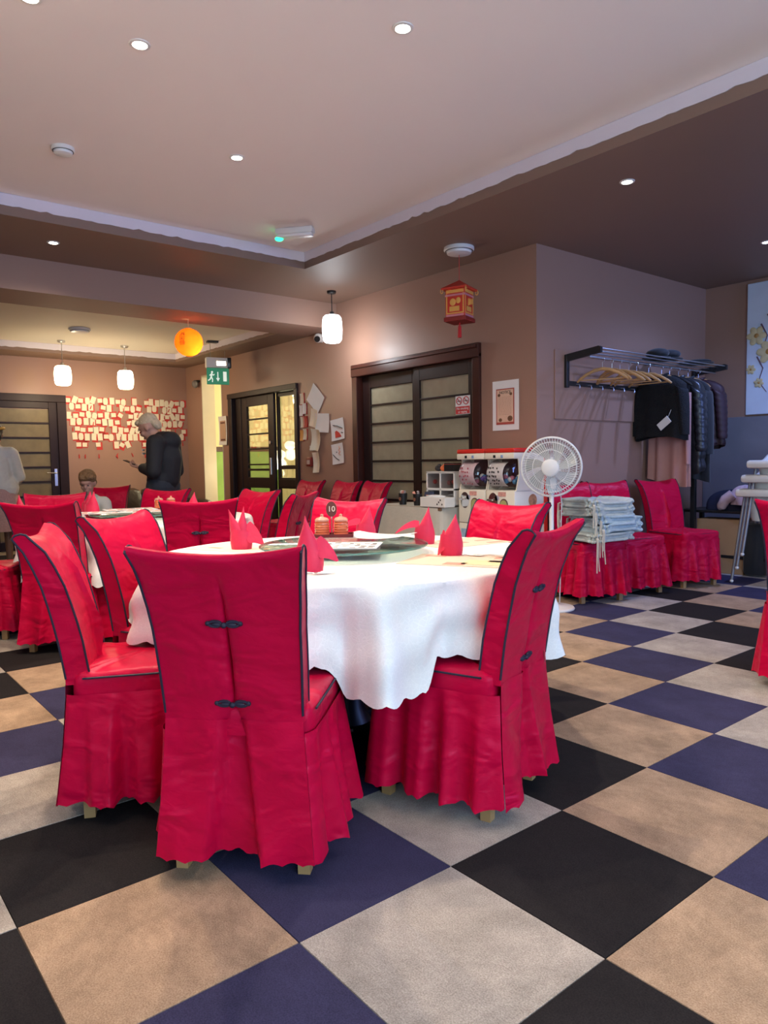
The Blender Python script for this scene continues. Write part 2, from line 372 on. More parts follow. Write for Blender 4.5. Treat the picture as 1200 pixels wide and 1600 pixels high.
# dado and backing board
DADO=M('grey_stone_dado',(.20,.19,.21),rough=.35,var=.25,vscale=3,detail=6)
struct('trim_5',MB().bbox(XC+.001,X1-.01,Y1-.02,Y1,0,1.53,.004),DADO,label='grey stone-look wainscot below the flower picture')
struct('trim_6',MB().bbox(XC,XC+.014,3.73,5.75,1.47,2.06,.003),WALL,label='flat board behind the coat rack')
mb=MB()
for a,b in ((X0,DW[0]),(DW[1],D2[0]-.07),(D2[1]+.07,D1[0]-.07),(D1[1]+.07,XC)): mb.bbox(a,b,YD-.015,YD,0,.1,.003)
struct('baseboard_right',mb,DARKW)
struct('baseboard_back',MB().bbox(X0,X0+.015,1.7,YD,0,.1,.003),DARKW)
struct('baseboard_coats',MB().bbox(XC,XC+.015,YD,Y1,0,.1,.003),DARKW)

# doors --------------------------------------------------------------
def leaf(parent,x0,x1,z0,z1,y,rows,m_frame,m_pane,st=.085,topr=.12,low=None):
    """a glazed door leaf in the xz plane; rows = list of (zlo,zhi) of the panes"""
    mb=MB(); zt=rows[0][1]; zb=rows[-1][0]
    mb.bbox(x0,x0+st,y,y+.04,z0,z1,.004).bbox(x1-st,x1,y,y+.04,z0,z1,.004)
    mb.bbox(x0+st,x1-st,y,y+.04,zt,z1,.004); mb.bbox(x0+st,x1-st,y,y+.04,z0,zb,.004)
    for k in range(len(rows)-1): mb.bbox(x0+st,x1-st,y+.002,y+.038,rows[k+1][1],rows[k][0],.003)
    lf=obj('door_leaf',mb,m_frame,parent)
    for (a,b) in rows: obj('pane',MB().box(x0+st-.004,x1-st+.004,y+.017,y+.023,a-.003,b+.003),m_pane,lf)
    return lf
rowsF=[(1.745,1.92),(1.545,1.725),(1.345,1.525),(1.145,1.325),(.935,1.125),(.735,.915),(.535,.715),(.335,.515)]
d=structE('door_1','double sliding door with frosted panes beside the no smoking sign')
mb=MB(); y=YD-.03
mb.bbox(D1[0]-.02,D1[0]+.07,y,YD+.1,0,2.09,.006).bbox(D1[1]-.07,D1[1]+.02,y,YD+.1,0,2.09,.006)
mb.bbox(D1[0]-.02,D1[1]+.02,y-.012,YD+.1,2.05,2.18,.008).bbox(D1[0]+.0,D1[1],y-.025,YD,2.135,2.165,.006)
obj('door_frame',mb,DARKW2,d)
leaf(d,-4.965,-4.02,.01,2.05,YD+.045,rowsF,DARKW,FROST,st=.13)
leaf(d,-4.075,-3.24,.01,2.05,YD+.0,rowsF,DARKW,FROST,st=.085)
s1=obj('door_track',MB().box(D1[0]+.07,D1[1]-.07,YD+.09,YD+.1,0,2.05),DARKW,d)
rowsC=[(1.735,1.905),(1.535,1.715),(1.335,1.515),(1.125,1.315),(1.06,1.105),(.94,1.03),(.30,.80)]
d=structE('door_2','double door with clear glass panes and a lit room behind')
mb=MB()
mb.bbox(D2[0]-.02,D2[0]+.09,y,YD+.1,0,2.04,.006).bbox(D2[1]-.05,D2[1]+.02,y,YD+.1,0,2.04,.006).bbox(D2[0]-.02,D2[1]+.02,y-.01,YD+.1,2.03,2.10,.006)
obj('door_frame',mb,DARKW,d)
l1=leaf(d,-7.73,-6.86,.01,2.03,YD+.04,rowsC,DARKW,CLEAR,st=.15)
obj('handle',MB().bbox(-6.975,-6.935,YD+.028,YD+.04,.98,1.2,.004),METAL,l1)
obj('lock',MB().lathe([(.001,-.01),(.022,-.01),(.022,.008),(.001,.008)],16,(-6.95,YD+.033,1.4),Matrix.Rotation(pi/2,4,'X')),METAL,l1,smooth=True)
obj('side_panel',MB().bbox(-7.9,-7.72,YD+.03,YD+.075,.01,2.03,.004),DARKW,d)
l2=leaf(d,-6.86,-6.26,.01,2.03,YD+.082,[(1.10,1.985),(.94,1.05),(.30,.80)],DARKW,CLEAR,st=.04)
obj('kick_frame',MB().bbox(-6.82,-6.38,YD+.07,YD+.085,.82,.92,.004).bbox(-6.42,-6.35,YD+.07,YD+.085,.3,.92,.004),DARKW,l2)
d=structE('door_3','dark panelled door with frosted panes on the back wall')
mb=MB(); fx=X0
def bx_yz(mb,y0,y1,z0,z1,x0,x1,r=.004): return mb.bbox(x0,x1,y0,y1,z0,z1,r)
bx_yz(mb,1.57,1.69,0,2.02,fx,fx+.05); bx_yz(mb,.55,.67,0,2.02,fx,fx+.05); bx_yz(mb,.55,1.69,2.02,2.12,fx,fx+.055)
obj('door_frame',mb,DARKW,d)
mb=MB(); bx_yz(mb,1.46,1.57,0,2.02,fx,fx+.03); bx_yz(mb,.67,.78,0,2.02,fx,fx+.03); bx_yz(mb,.78,1.46,1.93,2.02,fx,fx+.03); bx_yz(mb,.78,1.46,.01,.12,fx,fx+.03)
rz=[1.93-.201*k for k in range(10)]
for z in rz[1:9]: bx_yz(mb,.78,1.46,z-.012,z+.012,fx,fx+.028,.003)
lf=obj('door_leaf',mb,DARKW,d)
for k in range(9): obj('pane',MB().box(fx+.005,fx+.012,.78,1.46,rz[k+1]+.01,rz[k]-.01),M('olive_leaf_pane',(.20,.155,.075),rough=.4,var=.3,vscale=9,detail=6,spec=.3),lf)
h=obj('handle_plate',MB().bbox(fx+.03,fx+.036,1.50,1.54,.86,1.10,.003),METAL,lf)
obj('lever',MB().tube([(fx+.036,1.52,1.04),(fx+.075,1.52,1.04),(fx+.08,1.51,1.04),(fx+.08,1.39,1.045)],.009,8),METAL,h,smooth=True)
# doorway strip beside door 2: pale reveal
d=structE('door_4','narrow open doorway with a pale painted reveal')
mb=MB().bbox(DW[0]-.0,DW[0]+.02,YD-.005,YD+.2,0,DW[2],.004).bbox(DW[1]-.02,DW[1],YD-.005,YD+.2,0,DW[2],.004).bbox(DW[0],DW[1],YD-.005,YD+.2,DW[2]-.02,DW[2],.004)
obj('door_frame',mb,M('cream_gloss_paint',(.55,.48,.36),rough=.4),d)
# adjacent room seen through the glass
YELLOW=M('pale_yellow_paint',(.74,.66,.38),rough=.6,var=.04,vscale=2)
GREEN=M('green_mural_paint',(.24,.42,.10),rough=.6,var=.35,vscale=4,detail=5)
ry=6.6
struct('wall_side_room',MB().box(-9.56,-5.0,ry,ry+.1,0,2.8).box(-9.66,-9.56,t,ry,0,2.8).box(-5.1,-5.0,t,ry,0,2.8),YELLOW,label='pale yellow walls of the side room')
struct('ceiling_side_room',MB().box(-9.66,-5.0,t,ry+.1,2.8,2.9),CEILY)
struct('trim_7',MB().bbox(-9.55,-5.11,ry-.025,ry,1.33,1.41,.004).bbox(-9.56,-9.535,t,ry,1.33,1.41,.004),DARKW2,label='brown dado rail in the side room')
struct('trim_8',MB().box(-9.55,-5.11,ry-.012,ry,0,1.33).box(-9.56,-9.548,t,ry,0,1.33),GREEN,label='green painted lower wall in the side room')
point_light('side_room_lamp',(-7.7,5.0,2.45),120,(1,.86,.56),.2)
# ================================================================== CEILING FITTINGS
LENS=M('lit_lens',(1,.95,.85),emit=40,ecol=(1,.93,.80))
LENSC=M('lit_lens_cool',(1,1,1),emit=25,ecol=(.80,.88,1))
def downlight(x,y,z,label,power,col,lens,group='recessed ceiling spotlights',angle=150):
    t=thing('ceiling_spotlight',label,'spotlight',(x,y,z),0,group)
    obj('trim_ring',MB().lathe([(.032,-.001),(.034,-.006),(.047,-.004),(.048,0),(.032,0)],24,cap=False),OFFW,t,smooth=True)
    obj('lens',MB().lathe([(.0005,-.003),(.031,-.003),(.031,0),(.0005,0)],20),lens,t)
    spot_light('spot_'+str(len(bpy.data.lights)),(x,y,z-.02),(x,y,0),power,col,angle,.9,.035)
SPW=118
downlight(-1.13,.85,ZT,'ceiling spotlight at the upper centre of the pale ceiling',SPW,NEUT,LENS)
downlight(-2.81,.92,ZT,'ceiling spotlight nearest the green-lit emergency lamp',SPW,NEUT,LENS)
downlight(-1.96,-.02,ZT,'very bright ceiling spotlight between the smoke alarm and the top edge',SPW,WARM,LENS)
downlight(-1.90,-.50,ZT,'glaring ceiling spotlight cut by the top left corner',SPW,WARM,LENS)
downlight(-1.32,2.91,ZS,'ceiling spotlight in the dark border above the coat corner',40,NEUT,LENS)
downlight(-4.80,.354,ZS,'small ceiling spotlight in the dark border at far left',35,NEUT,LENS)
downlight(-1.37,5.04,ZS,'cool ceiling spotlight at the right edge above the flower picture',130,(.30,.44,1),LENSC)
for x,y in ((.6,.9),(.6,-1.0),(-.6,-1.6),(-2.4,-1.6)): spot_light('spot_'+str(len(bpy.data.lights)),(x,y,ZT-.03),(x,y,0),SPW*.2,NEUT,150,.9,.035)
SHADE=M('glowing_glass_shade',(.95,.93,.88),emit=9,ecol=(.95,.97,1.0),rough=.3)
SHADEW=M('glowing_warm_shade',(.95,.9,.75),emit=9,ecol=(1,.88,.62),rough=.3)
def pendant(x,y,zc,zt,zb,r,label,m,col,power,cm,up=False):
    t=thing('pendant_lamp',label,'lamp',(x,y,zc),0,'hanging pendant lamps')
    obj('ceiling_rose',MB().lathe([(.001,0),(.048,0),(.048,-.02),(.04,-.028),(.001,-.028)],20),cm,t,smooth=True)
    obj('cord',MB().tube([(0,0,-.025),(0,0,zt-zc+.02)],.005,6),cm,t)
    obj('lamp_holder',MB().lathe([(.001,zt-zc+.045),(.02,zt-zc+.04),(.025,zt-zc-.005),(.001,zt-zc-.005)],14),cm,t,smooth=True)
    h=zt-zb; p=[]
    for i in range(13):
        a=i/12; rr=r*(.80+.20*sin(pi*a)**.5); 
        p.append((rr*(1 if 0<i<12 else .9),zb-zc+h*a))
    p=[(.001,zb-zc)]+p+[(.001,zt-zc)]
    obj('glass_shade',MB().lathe(p,24),m,t,smooth=60)
    if up: spot_light('added_uplight_'+str(len(bpy.data.lights)),(x,y,zt+.05),(x,y,ZT),power,col,168,.5,.1); return  # added unseen lamp, only there to brighten the ceiling
    point_light('pendant_bulb_'+str(len(bpy.data.lights)),(x,y,zb-.05),power,col,r*.8)
pendant(-4.89,3.10,ZS,2.65,2.375,.105,'white barrel pendant lamp near the security camera',SHADE,(.9,.95,1),16,BLKM)
pendant(-1.0,-2.0,ZT,2.40,2.15,.12,'added unseen uplighter brightening the ceiling, behind the viewer on the left',OFFW,WARM,130,METAL,True)
pendant(1.9,.8,ZT,2.40,2.15,.12,'added unseen uplighter brightening the ceiling, behind the viewer on the right',OFFW,NEUT,110,METAL,True)
pendant(-8.52,1.43,ZFT,2.415,2.17,.105,'glowing pendant lamp near the dark door on the back wall',SHADEW,(1,.74,.44),24,METAL)
pendant(-8.50,2.23,ZFT,2.405,2.16,.105,'glowing pendant lamp above the wall of red cards',SHADEW,(1,.74,.44),24,METAL)
def disc_alarm(name,x,y,z,r,label,cat,h=.045):
    t=thing(name,label,cat,(x,y,z))
    obj('base',MB().lathe([(.001,0),(r,0),(r*1.02,-h*.35),(r*.97,-h*.5),(.001,-h*.5)],28),OFFW,t,smooth=True)
    obj('cover',MB().lathe([(.001,-h),(r*.6,-h*.97),(r*.8,-h*.85),(r*.86,-h*.55),(r*.86,-h*.5),(.001,-h*.5)],28),WHITE,t,smooth=True)
    obj('groove',MB().lathe([(r*.88,-h*.5),(r*.88,-h*.56),(r*.92,-h*.56),(r*.92,-h*.5)],28,cap=False),INK,t)
    return t
disc_alarm('smoke_alarm',-3.31,.02,ZT,.065,'white round smoke alarm on the pale ceiling','smoke alarm')
disc_alarm('ceiling_vent',-3.0,3.07,ZS,.125,'white round ceiling vent that the red lantern hangs from','vent',.06)
disc_alarm('smoke_alarm',-7.56,1.37,ZFT,.12,'white disc alarm on the cream ceiling of the back area','smoke alarm',.05)
# emergency light
t=thing('emergency_light','small white emergency light with a green indicator on the ceiling','light',(-3.78,1.96,ZT),az(38))
obj('housing',MB().bbox(-.045,.045,-.16,.16,-.05,0,.012),OFFW,t,smooth=True)
obj('diffuser',MB().bbox(-.04,.04,-.15,.15,-.075,-.048,.012),WHITE,t,smooth=True)
obj('indicator',MB().ell((0,-.14,-.075),.035,.035,.018),M('green_indicator',(.02,.8,.25),emit=4,ecol=(.02,1,.35)),t,smooth=True)
# red palace lantern
t=thing('paper_lantern','small square red and gold paper lantern with a tassel','lantern',(-3.0,3.07,2.46),radians(20))
REDL=M('lantern_red',(.62,.04,.02),rough=.4,var=.2,vscale=25); GOLD=M('lantern_gold',(.75,.38,.08),rough=.4,var=.2); PINKL=M('lantern_pink',(.62,.22,.25),rough=.45)
obj('cord',MB().tube([(0,0,.17),(0,0,.38)],.0025,6),REDP,t)
obj('body',MB().bbox(-.088,.088,-.088,.088,-.14,.09,.004),REDL,t)
mb=MB(); mb.add([(-.115,-.115,.10),(.115,-.115,.10),(.115,.115,.10),(-.115,.115,.10),(0,0,.175),(-.115,-.115,.085),(.115,-.115,.085),(.115,.115,.085),(-.115,.115,.085)],[(0,1,4),(1,2,4),(2,3,4),(3,0,4),(0,5,6,1),(1,6,7,2),(2,7,8,3),(3,8,5,0),(8,7,6,5)])
obj('roof',mb,REDL,t)
obj('lower_tray',MB().bbox(-.10,.10,-.10,.10,-.175,-.14,.004),M('lantern_dark_red',(.25,.015,.012),rough=.45),t)
for k in range(4):
    R=Matrix.Rotation(k*pi/2,4,'Z')
    obj('pink_band',MB().box(-.08,.08,-.0912,-.088,-.137,-.12,R),PINKL,t)
    obj('gold_border',MB().box(-.08,.08,-.0905,-.088,.055,.08,R).box(-.08,-.07,-.0905,-.088,-.105,.05,R).box(.07,.08,-.0905,-.088,-.105,.05,R).box(-.08,.08,-.0905,-.088,-.115,-.105,R),GOLD,t)
    obj('print_panel',MB().box(-.05,.04,-.0905,-.088,-.095,-.055,R).ell(R@Vector((-.02,-.0885,-.02)),.028,.003,.03,10,6,).ell(R@Vector((.03,-.0885,-.01)),.022,.003,.026,10,6),GOLD,t)
    obj('pink_band',MB().box(-.088,.088,-.0912,-.088,.03,.045,R),PINKL,t)
    obj('corner_scroll',MB().tube([R@Vector((-.11+.012*cos(a*.5),-.11,.075+.018*sin(a*.5))) for a in range(13)],.004,6),GOLD,t)
obj('tassel',MB().tube([(0,0,-.175),(0,0,-.20),(0,0,-.205),(0,0,-.30)],[.004,.006,.014,.017],10),M('tassel_red',(.5,.012,.012),rough=.7,bump=.4,bscale=120),t)
# round orange lantern
def paperglow():
    m=bpy.data.materials.new('orange_lantern_paper'); m.use_nodes=True; nt=m.node_tree; N=nt.nodes; L=nt.links; N.remove(N['Principled BSDF'])
    tr=N.new('ShaderNodeBsdfTranslucent'); df=N.new('ShaderNodeBsdfDiffuse'); mx=N.new('ShaderNodeMixShader'); mx.inputs[0].default_value=.35
    tc=N.new('ShaderNodeTexCoord'); nz=N.new('ShaderNodeTexNoise'); nz.inputs['Scale'].default_value=9; L.new(tc.outputs['Object'],nz.inputs['Vector'])
    c=N.new('ShaderNodeMix'); c.data_type='RGBA'; c.inputs['A'].default_value=(.95,.13,.01,1); c.inputs['B'].default_value=(.95,.27,.02,1); L.new(nz.outputs['Fac'],c.inputs['Factor'])
    L.new(c.outputs['Result'],tr.inputs[0]); L.new(c.outputs['Result'],df.inputs[0]); L.new(tr.outputs[0],mx.inputs[1]); L.new(df.outputs[0],mx.inputs[2]); L.new(mx.outputs[0],N['Material Output'].inputs[0]); return m
t=thing('round_lantern','glowing round orange paper lantern with painted characters','lantern',(-5.75,1.90,2.385))
ORL=paperglow()
prof=[]
for i in range(33):
    a=-pi/2+pi*(i+.6)/33.2; rr=.142*cos(a)*(1+.012*cos(i*pi)); prof.append((max(rr,.028),.142*sin(a)))
obj('paper_globe',MB().lathe(prof,32,cap=False),ORL,t,smooth=60)
obj('top_ring',MB().tube([(.03*cos(a*pi/8),.03*sin(a*pi/8),.14) for a in range(16)],.004,6,True),GOLD,t)
obj('cord',MB().tube([(-.0,0,.14),(0,0,ZF-2.385)],.003,6),M('pale_cord',(.7,.5,.3)),t)
for k,(ch,zz) in enumerate((('恭',.045),('喜',-.015))):
    a=radians(-52); me=text_mesh(ch,.075,.0006); me.materials.clear(); me.materials.append(INK)
    R=Matrix.Rotation(a+pi/2,4,'Z')@Matrix.Rotation(pi/2,4,'X')
    for v in me.vertices:
        w_=R@v.co; hh=w_.z+zz; ang=a+(v.co.x)/.14; rad=sqrt(max(.1435**2-hh**2,1e-4))+.0015
        v.co=Vector((rad*cos(ang),rad*sin(ang),hh))
    obj('painted_character',me,None,t)
point_light('lantern_bulb',(-5.72,1.93,2.345),3.2,(1,.72,.36),.03)
# exit sign hanging from the back ceiling
GRN=M('exit_green',(.0,.16,.07),rough=.4,emit=.35,ecol=(.02,.32,.14)); PIC=M('pictogram_white',(.8,.85,.75),emit=.6,ecol=(.9,1,.85))
t=thing('exit_sign','green emergency exit sign hanging under its lamp housing','sign',(-7.5,3.09,2.39),radians(-14))
obj('ceiling_plate',MB().bbox(-.04,.04,-.13,.15,.325,.35,.005),BLKM,t)
obj('hanging_rod',MB().tube([(0,-.09,.33),(0,-.09,.13)],.004,6),METAL,t); obj('hanging_rod',MB().tube([(0,.10,.33),(0,.10,.13)],.004,6),METAL,t)
obj('housing',MB().bbox(-.045,.045,-.155,.16,.0,.135,.014),OFFW,t,smooth=True)
obj('end_cap',MB().bbox(-.048,.048,.12,.175,.0,.14,.01),BLKP,t,smooth=True)
obj('lit_window',MB().box(.044,.047,-.02,.10,.03,.085),SHADEW,t)
obj('sign_board',MB().bbox(-.006,.006,-.145,.15,-.215,0,.003),GRN,t)
mb=MB()   # running figure, arrow, door; drawn on the +x face
def st(a,b,r): mb.tube([(.007,a[0],a[1]),(.007,b[0],b[1])],r,6)
mb.ell((.007,-.075,-.055),.002,.014,.014)
for a,b,r in (((-.08,-.072),(-.088,-.115),.011),((-.088,-.115),(-.07,-.15),.008),((-.07,-.15),(-.075,-.185),.007),((-.088,-.115),(-.105,-.15),.008),((-.105,-.15),(-.13,-.165),.007),((-.08,-.08),(-.055,-.095),.006),((-.055,-.095),(-.045,-.08),.005),((-.085,-.08),(-.11,-.1),.006)): st(a,b,r)
obj('running_figure',mb,PIC,t)
obj('arrow',MB().prism([(-.006,-.05),(.006,-.05),(.006,-.13),(.024,-.13),(0,-.175),(-.024,-.13),(-.006,-.13)],.006,.0085,'yz'),PIC,t)
obj('door_symbol',MB().box(.006,.0085,.07,.115,-.17,-.045),PIC,t)
# security camera
t=thing('security_camera','white turret security camera under the beam','camera',(-5.66,YD,2.56))
obj('mount',MB().lathe([(.001,0),(.05,0),(.05,.03),(.001,.03)],20,(0,0,0),Matrix.Rotation(pi/2,4,'X')),WHITE,t,smooth=True)
obj('dome',MB().ell((0,-.055,0),.055,.05,.055,18,12),WHITE,t,smooth=True)
obj('lens_ring',MB().lathe([(.001,0),(.034,0),(.034,.02),(.001,.02)],18,(.045,-.095,-.02),Vector((.55,-.75,-.35)).to_track_quat('Z','Y').to_matrix().to_4x4()),BLKP,t,smooth=True)
t=thing('wall_sensor','small dark sensor at the top of the doorway corner','sensor',(-8.93,YD,2.33))
obj('bracket',MB().bbox(-.03,.03,-.06,0,.03,.06,.004),BLKM,t); obj('body',MB().ell((0,-.07,-.0),.05,.05,.06,14,10),M('grey_plastic',(.16,.14,.13)),t,smooth=True)

# ================================================================== CHAIRS
def lerp(t,P):
    for (a,va),(b,vb) in zip(P,P[1:]):
        if t<=b:
            f=(t-a)/(b-a) if b>a else 0; f=max(0,min(1,f)); return va+(vb-va)*f
    return P[-1][1]
YR=[(.05,-.292),(.25,-.268),(.46,-.252),(.6,-.272),(.75,-.305),(.86,-.345),(.93,-.39)]
TH=[(.44,.07),(.6,.07),(.8,.064),(.88,.058),(.92,.05)]
HW=[(.05,.222),(.25,.205),(.46,.190),(.7,.199),(.85,.213),(.92,.228)]
XS=[-1,-.97,-.85,-.62,-.4,-.2,-.09,-.035,0,.035,.09,.2,.4,.62,.85,.97,1]
def make_chair(seed):
    rn=random.Random(seed); ph=[rn.uniform(0,6.28) for _ in range(8)]
    t=bpy.data.objects.new('banquet_chair',None); C.objects.link(t); t['category']='chair'; t['group']='red covered banquet chairs'
    def topz(u): return .902+.024*abs(u)**2.2
    def rear(u,z):
        hw=lerp(z,HW); y=lerp(z,YR)
        g=lerp(z,[(.05,.050),(.40,.034),(.47,.022),(.487,.008),(.50,.018),(.56,.034),(.62,.034),(.69,.018),(.715,.008),(.735,.018),(.78,.020),(.85,.0),(.95,0)])
        wv=lerp(z,[(.05,.36),(.40,.17),(.47,.07),(.49,.05),(.95,.045)])
        sk_=.5*u/max(wv,.01)
        gg=(g*min(1,max(0,(wv-abs(u+.04*(.45-z)))/.06)) if z<.48 else g*math.exp(-(u/.03)**2))
        wob=.006*sin(3.1*u*2+ph[0]+z*7)*(1 if z<.45 else .5)*(1-abs(u)**6)+.010*max(0,(.4-z)/.35)*sin(7*u+ph[1])
        bulge=.012*(1-u*u) if z>.5 else 0
        return Vector((u*hw,y-bulge*.4+gg-wob,z))
    # --- back cover (front + rear + top)
    rows=[.44,.50,.56,.62,.68,.74,.80,.85,.88,.90]
    nx=len(XS); vs=[];fs=[]
    for ri,z0 in enumerate(rows+['r1','r2']):
        loop=[]
        for side in (0,1):
            for u in (XS if side==0 else XS[::-1]):
                zt=topz(u)
                if z0=='r1': z=zt-.004; k=.80
                elif z0=='r2': z=zt+.003; k=.45
                else:
                    f=(z0-.44)/.46; z=.44+f*(zt-.018-.44); k=1
                R=rear(u,z); th=lerp(z,TH); yc=R.y+th/2
                cush=.010*(1-u*u)*sin(pi*min(1,(z-.44)/.45))
                y=(yc+(th/2)*k+cush) if side==0 else yc-(yc-R.y)*k
                loop.append((R.x,y,z))
        vs+=loop
    n2=2*nx; nr=len(rows)+2
    for j in range(nr-1):
        for i in range(n2): fs.append((j*n2+i,j*n2+(i+1)%n2,(j+1)*n2+(i+1)%n2,(j+1)*n2+i))
    b=(nr-1)*n2
    for i in range(nx-1): fs.append((b+i,b+i+1,b+n2-2-i,b+n2-1-i))
    mb=MB(); mb.add(vs,fs)
    # --- rear skirt panel
    zs=[.445,.40,.35,.30,.25,.20,.15,.10,.058]
    xs=[-1+2*i/40 for i in range(41)]
    def rp(i,j):
        u=xs[i]; z=zs[j]; v=rear(u,z); 
        if j==len(zs)-1: v.z+=.010*abs(sin(u*13+ph[2]))+.012*max(0,1-abs(u)/.3)
        if j==0: v.y-=.002
        return v
    mb.add([rp(i,j) for j in range(len(zs)) for i in range(41)],[(j*41+i,j*41+i+1,(j+1)*41+i+1,(j+1)*41+i) for j in range(len(zs)-1) for i in range(40)])
    obj('back_cover',mb,RED,t,smooth=50)
    # --- seat cover
    def seat(u,v):
        a=2*pi*u; sx=.214; sy=.226; n=10
        cx=abs(cos(a))**(2/n)*(1 if cos(a)>=0 else -1); cy=abs(sin(a))**(2/n)*(1 if sin(a)>=0 else -1)
        prof=[(1.0,.395),(1.0,.44),(1.0,.462),(.975,.474),(.90,.480),(.65,.487),(.35,.490),(.001,.491)]
        k,z=prof[int(round(v*7))]
        return Vector((cx*sx*k,-.012+cy*sy*k,z+.003*sin(9*u*6.28+ph[3])*(k>.3)))
    obj('seat_cover',MB().grid(seat,64,8,True),RED,t,smooth=60)
    # --- gathered skirt: left, front, right
    path=[]; 
    P=[(-.208,-.255),(-.216,-.1),(-.218,.10),(-.214,.185),(-.185,.212),(-.1,.216),(.1,.216),(.185,.212),(.214,.185),(.218,.10),(.216,-.1),(.208,-.255)]
    seg=[sqrt((P[i+1][0]-P[i][0])**2+(P[i+1][1]-P[i][1])**2) for i in range(len(P)-1)]; tot=sum(seg); N=170
    def pt(s):
        d=s*tot
        for i,l in enumerate(seg):
            if d<=l or i==len(seg)-1:
                f=d/l; return Vector((P[i][0]+(P[i+1][0]-P[i][0])*f,P[i][1]+(P[i+1][1]-P[i][1])*f,0))
            d-=l
    fr=[rn.uniform(.85,1.15) for _ in range(3)]
    def sk(u,v):
        p=pt(u); q=pt(min(1,u+.004))-pt(max(0,u-.004)); nrm=Vector((-q.y,q.x,0))
        if nrm.length>0: nrm.normalize()
        d=p-Vector((0,-.02,0)); d.z=0
        if nrm.dot(d)<0: nrm=-nrm
        edge=min(1,u/.05,(1-u)/.05); e2=min(1,u/.035,(1-u)/.035); e2=e2*e2*(3-2*e2)
        w=sin(2*pi*(11*fr[0]*u)+ph[4]+.8*sin(2*pi*3*u+ph[5])); w=w*.75+.25*sin(2*pi*(19*fr[1]*u)+ph[6])
        sh=math.copysign(abs(w)**.8,w)
        out=.006+.034*v**1.1+ sh*.033*v**.75*edge
        z=.412-.352*v
        if v>.99: z+=.010*abs(sin(u*pi*34+ph[7]))-.004*sh
        V=Vector((p.x+nrm.x*out,p.y+nrm.y*out,z)); s_=-1 if u<.5 else 1; Rr=rear(s_,max(.056,z)); Rr.z=z; Rr.y+=.003
        return V*e2+Rr*(1-e2)
    obj('skirt',MB().grid(sk,N,11),RED,t,smooth=70)
    # --- piping
    for s in (-1,1):
        pts=[]
        for z in (.478,.52,.58,.64,.70,.76,.82,.87): R=rear(s,z); pts.append((R.x,R.y+lerp(z,TH)+.0015,z))
        zt=topz(1); R=rear(s,zt-.01); th=lerp(zt,TH)
        pts+=[(R.x,R.y+th,zt-.012),(R.x*1.0,R.y+th*.8,zt-.001),(R.x,R.y+th*.5,zt+.003),(R.x,R.y+th*.2,zt-.001),(R.x,R.y,zt-.012)]
        for z in (.87,.82,.76,.70,.64,.58,.52,.46): R=rear(s,z); pts.append((R.x*1.004,R.y-.001,z))
        obj('piping',MB().tube(pts,.0036,6),PIPE,t,smooth=True)
    pts=[(-.216,-.2,.464),(-.217,0,.463),(-.216,.15,.463),(-.20,.195,.463),(-.15,.209,.463),(0,.211,.463),(.15,.209,.463),(.20,.195,.463),(.216,.15,.463),(.217,0,.463),(.216,-.2,.464)]
    obj('piping',MB().tube(pts,.0034,6),PIPE,t,smooth=True)
    # --- frog buttons
    for z in (.715,.487):
        y=rear(.1,z).y-.004; mb=MB(); mb.ell((0,y-.003,z),.009,.007,.008,10,8)
        for s in (-1,1):
            mb.tube([(s*(.024+.017*cos(a*pi/6)),y,z+.007*sin(a*pi/6)+.003) for a in range(12)],.0042,6,True)
            mb.ell((s*.044,y,z+.004),.007,.006,.007,8,6); mb.ell((s*.020,y-.001,z+.001),.014,.004,.006,8,6)
        obj('frog_button',mb,PIPE,t,smooth=True)
    for sx in (-1,1):
        for sy,yy in ((-1,-.20),(1,.17)):
            mb=MB(); a=.017; bq=.022
            mb.add([(sx*.175-a,yy-a,0),(sx*.175+a,yy-a,0),(sx*.175+a,yy+a,0),(sx*.175-a,yy+a,0),(sx*.17-bq,yy-bq,.40),(sx*.17+bq,yy-bq,.40),(sx*.17+bq,yy+bq,.40),(sx*.17-bq,yy+bq,.40)],[(3,2,1,0),(4,5,6,7),(0,1,5,4),(1,2,6,5),(2,3,7,6),(3,0,4,7)])
            obj('leg',mb,LEGW,t)
    return t
protos=[make_chair(s) for s in (1,2,3)]; used=[0,0,0]
def chair(k,x,y,a,label,sc=1):
    o=protos[k] if not used[k] else copy_tree(protos[k]); used[k]=1
    o.location=(x,y,0); o.rotation_euler=(0,0,az(a)); o['label']='red satin covered chair '+label; o.scale=(1,1,sc); return o
CH1=[(0,-.51,-.30,134,'nearest the viewer, its buttoned back turned to us'),
 (1,-1.05,-.42,65,'in front at far left, one wooden leg showing'),
 (2,-1.47,-.08,36,'second from the left at the front table'),
 (1,-.36,.38,198,'at the right of the front table, side and back to us'),
 (2,-.98,1.02,268,'across the front table, left of the white fan'),
 (0,-1.80,.78,293,'behind the number ten sign on the front table')]
CH2=[(1,-2.97,.67,154,'with buttoned back to us, left of the standing napkin'),
 (2,-3.4,0,135,'with back to us at the left, behind the far-left front chair'),
 (0,-4.35,.13,340,'in front of the seated boy at the far table'),
 (1,-4.5,.86,300,'on the far side of the far table, below the standing man'),
 (2,-3.62,1.15,275,'facing us in front of the glass double door'),
 (0,-3.08,1.14,218,'seen edge-on between the two round tables'),
 (2,-4.1,-.38,60,'cut by the left edge, only its seat showing')]
for a in CH1+CH2: chair(*a)
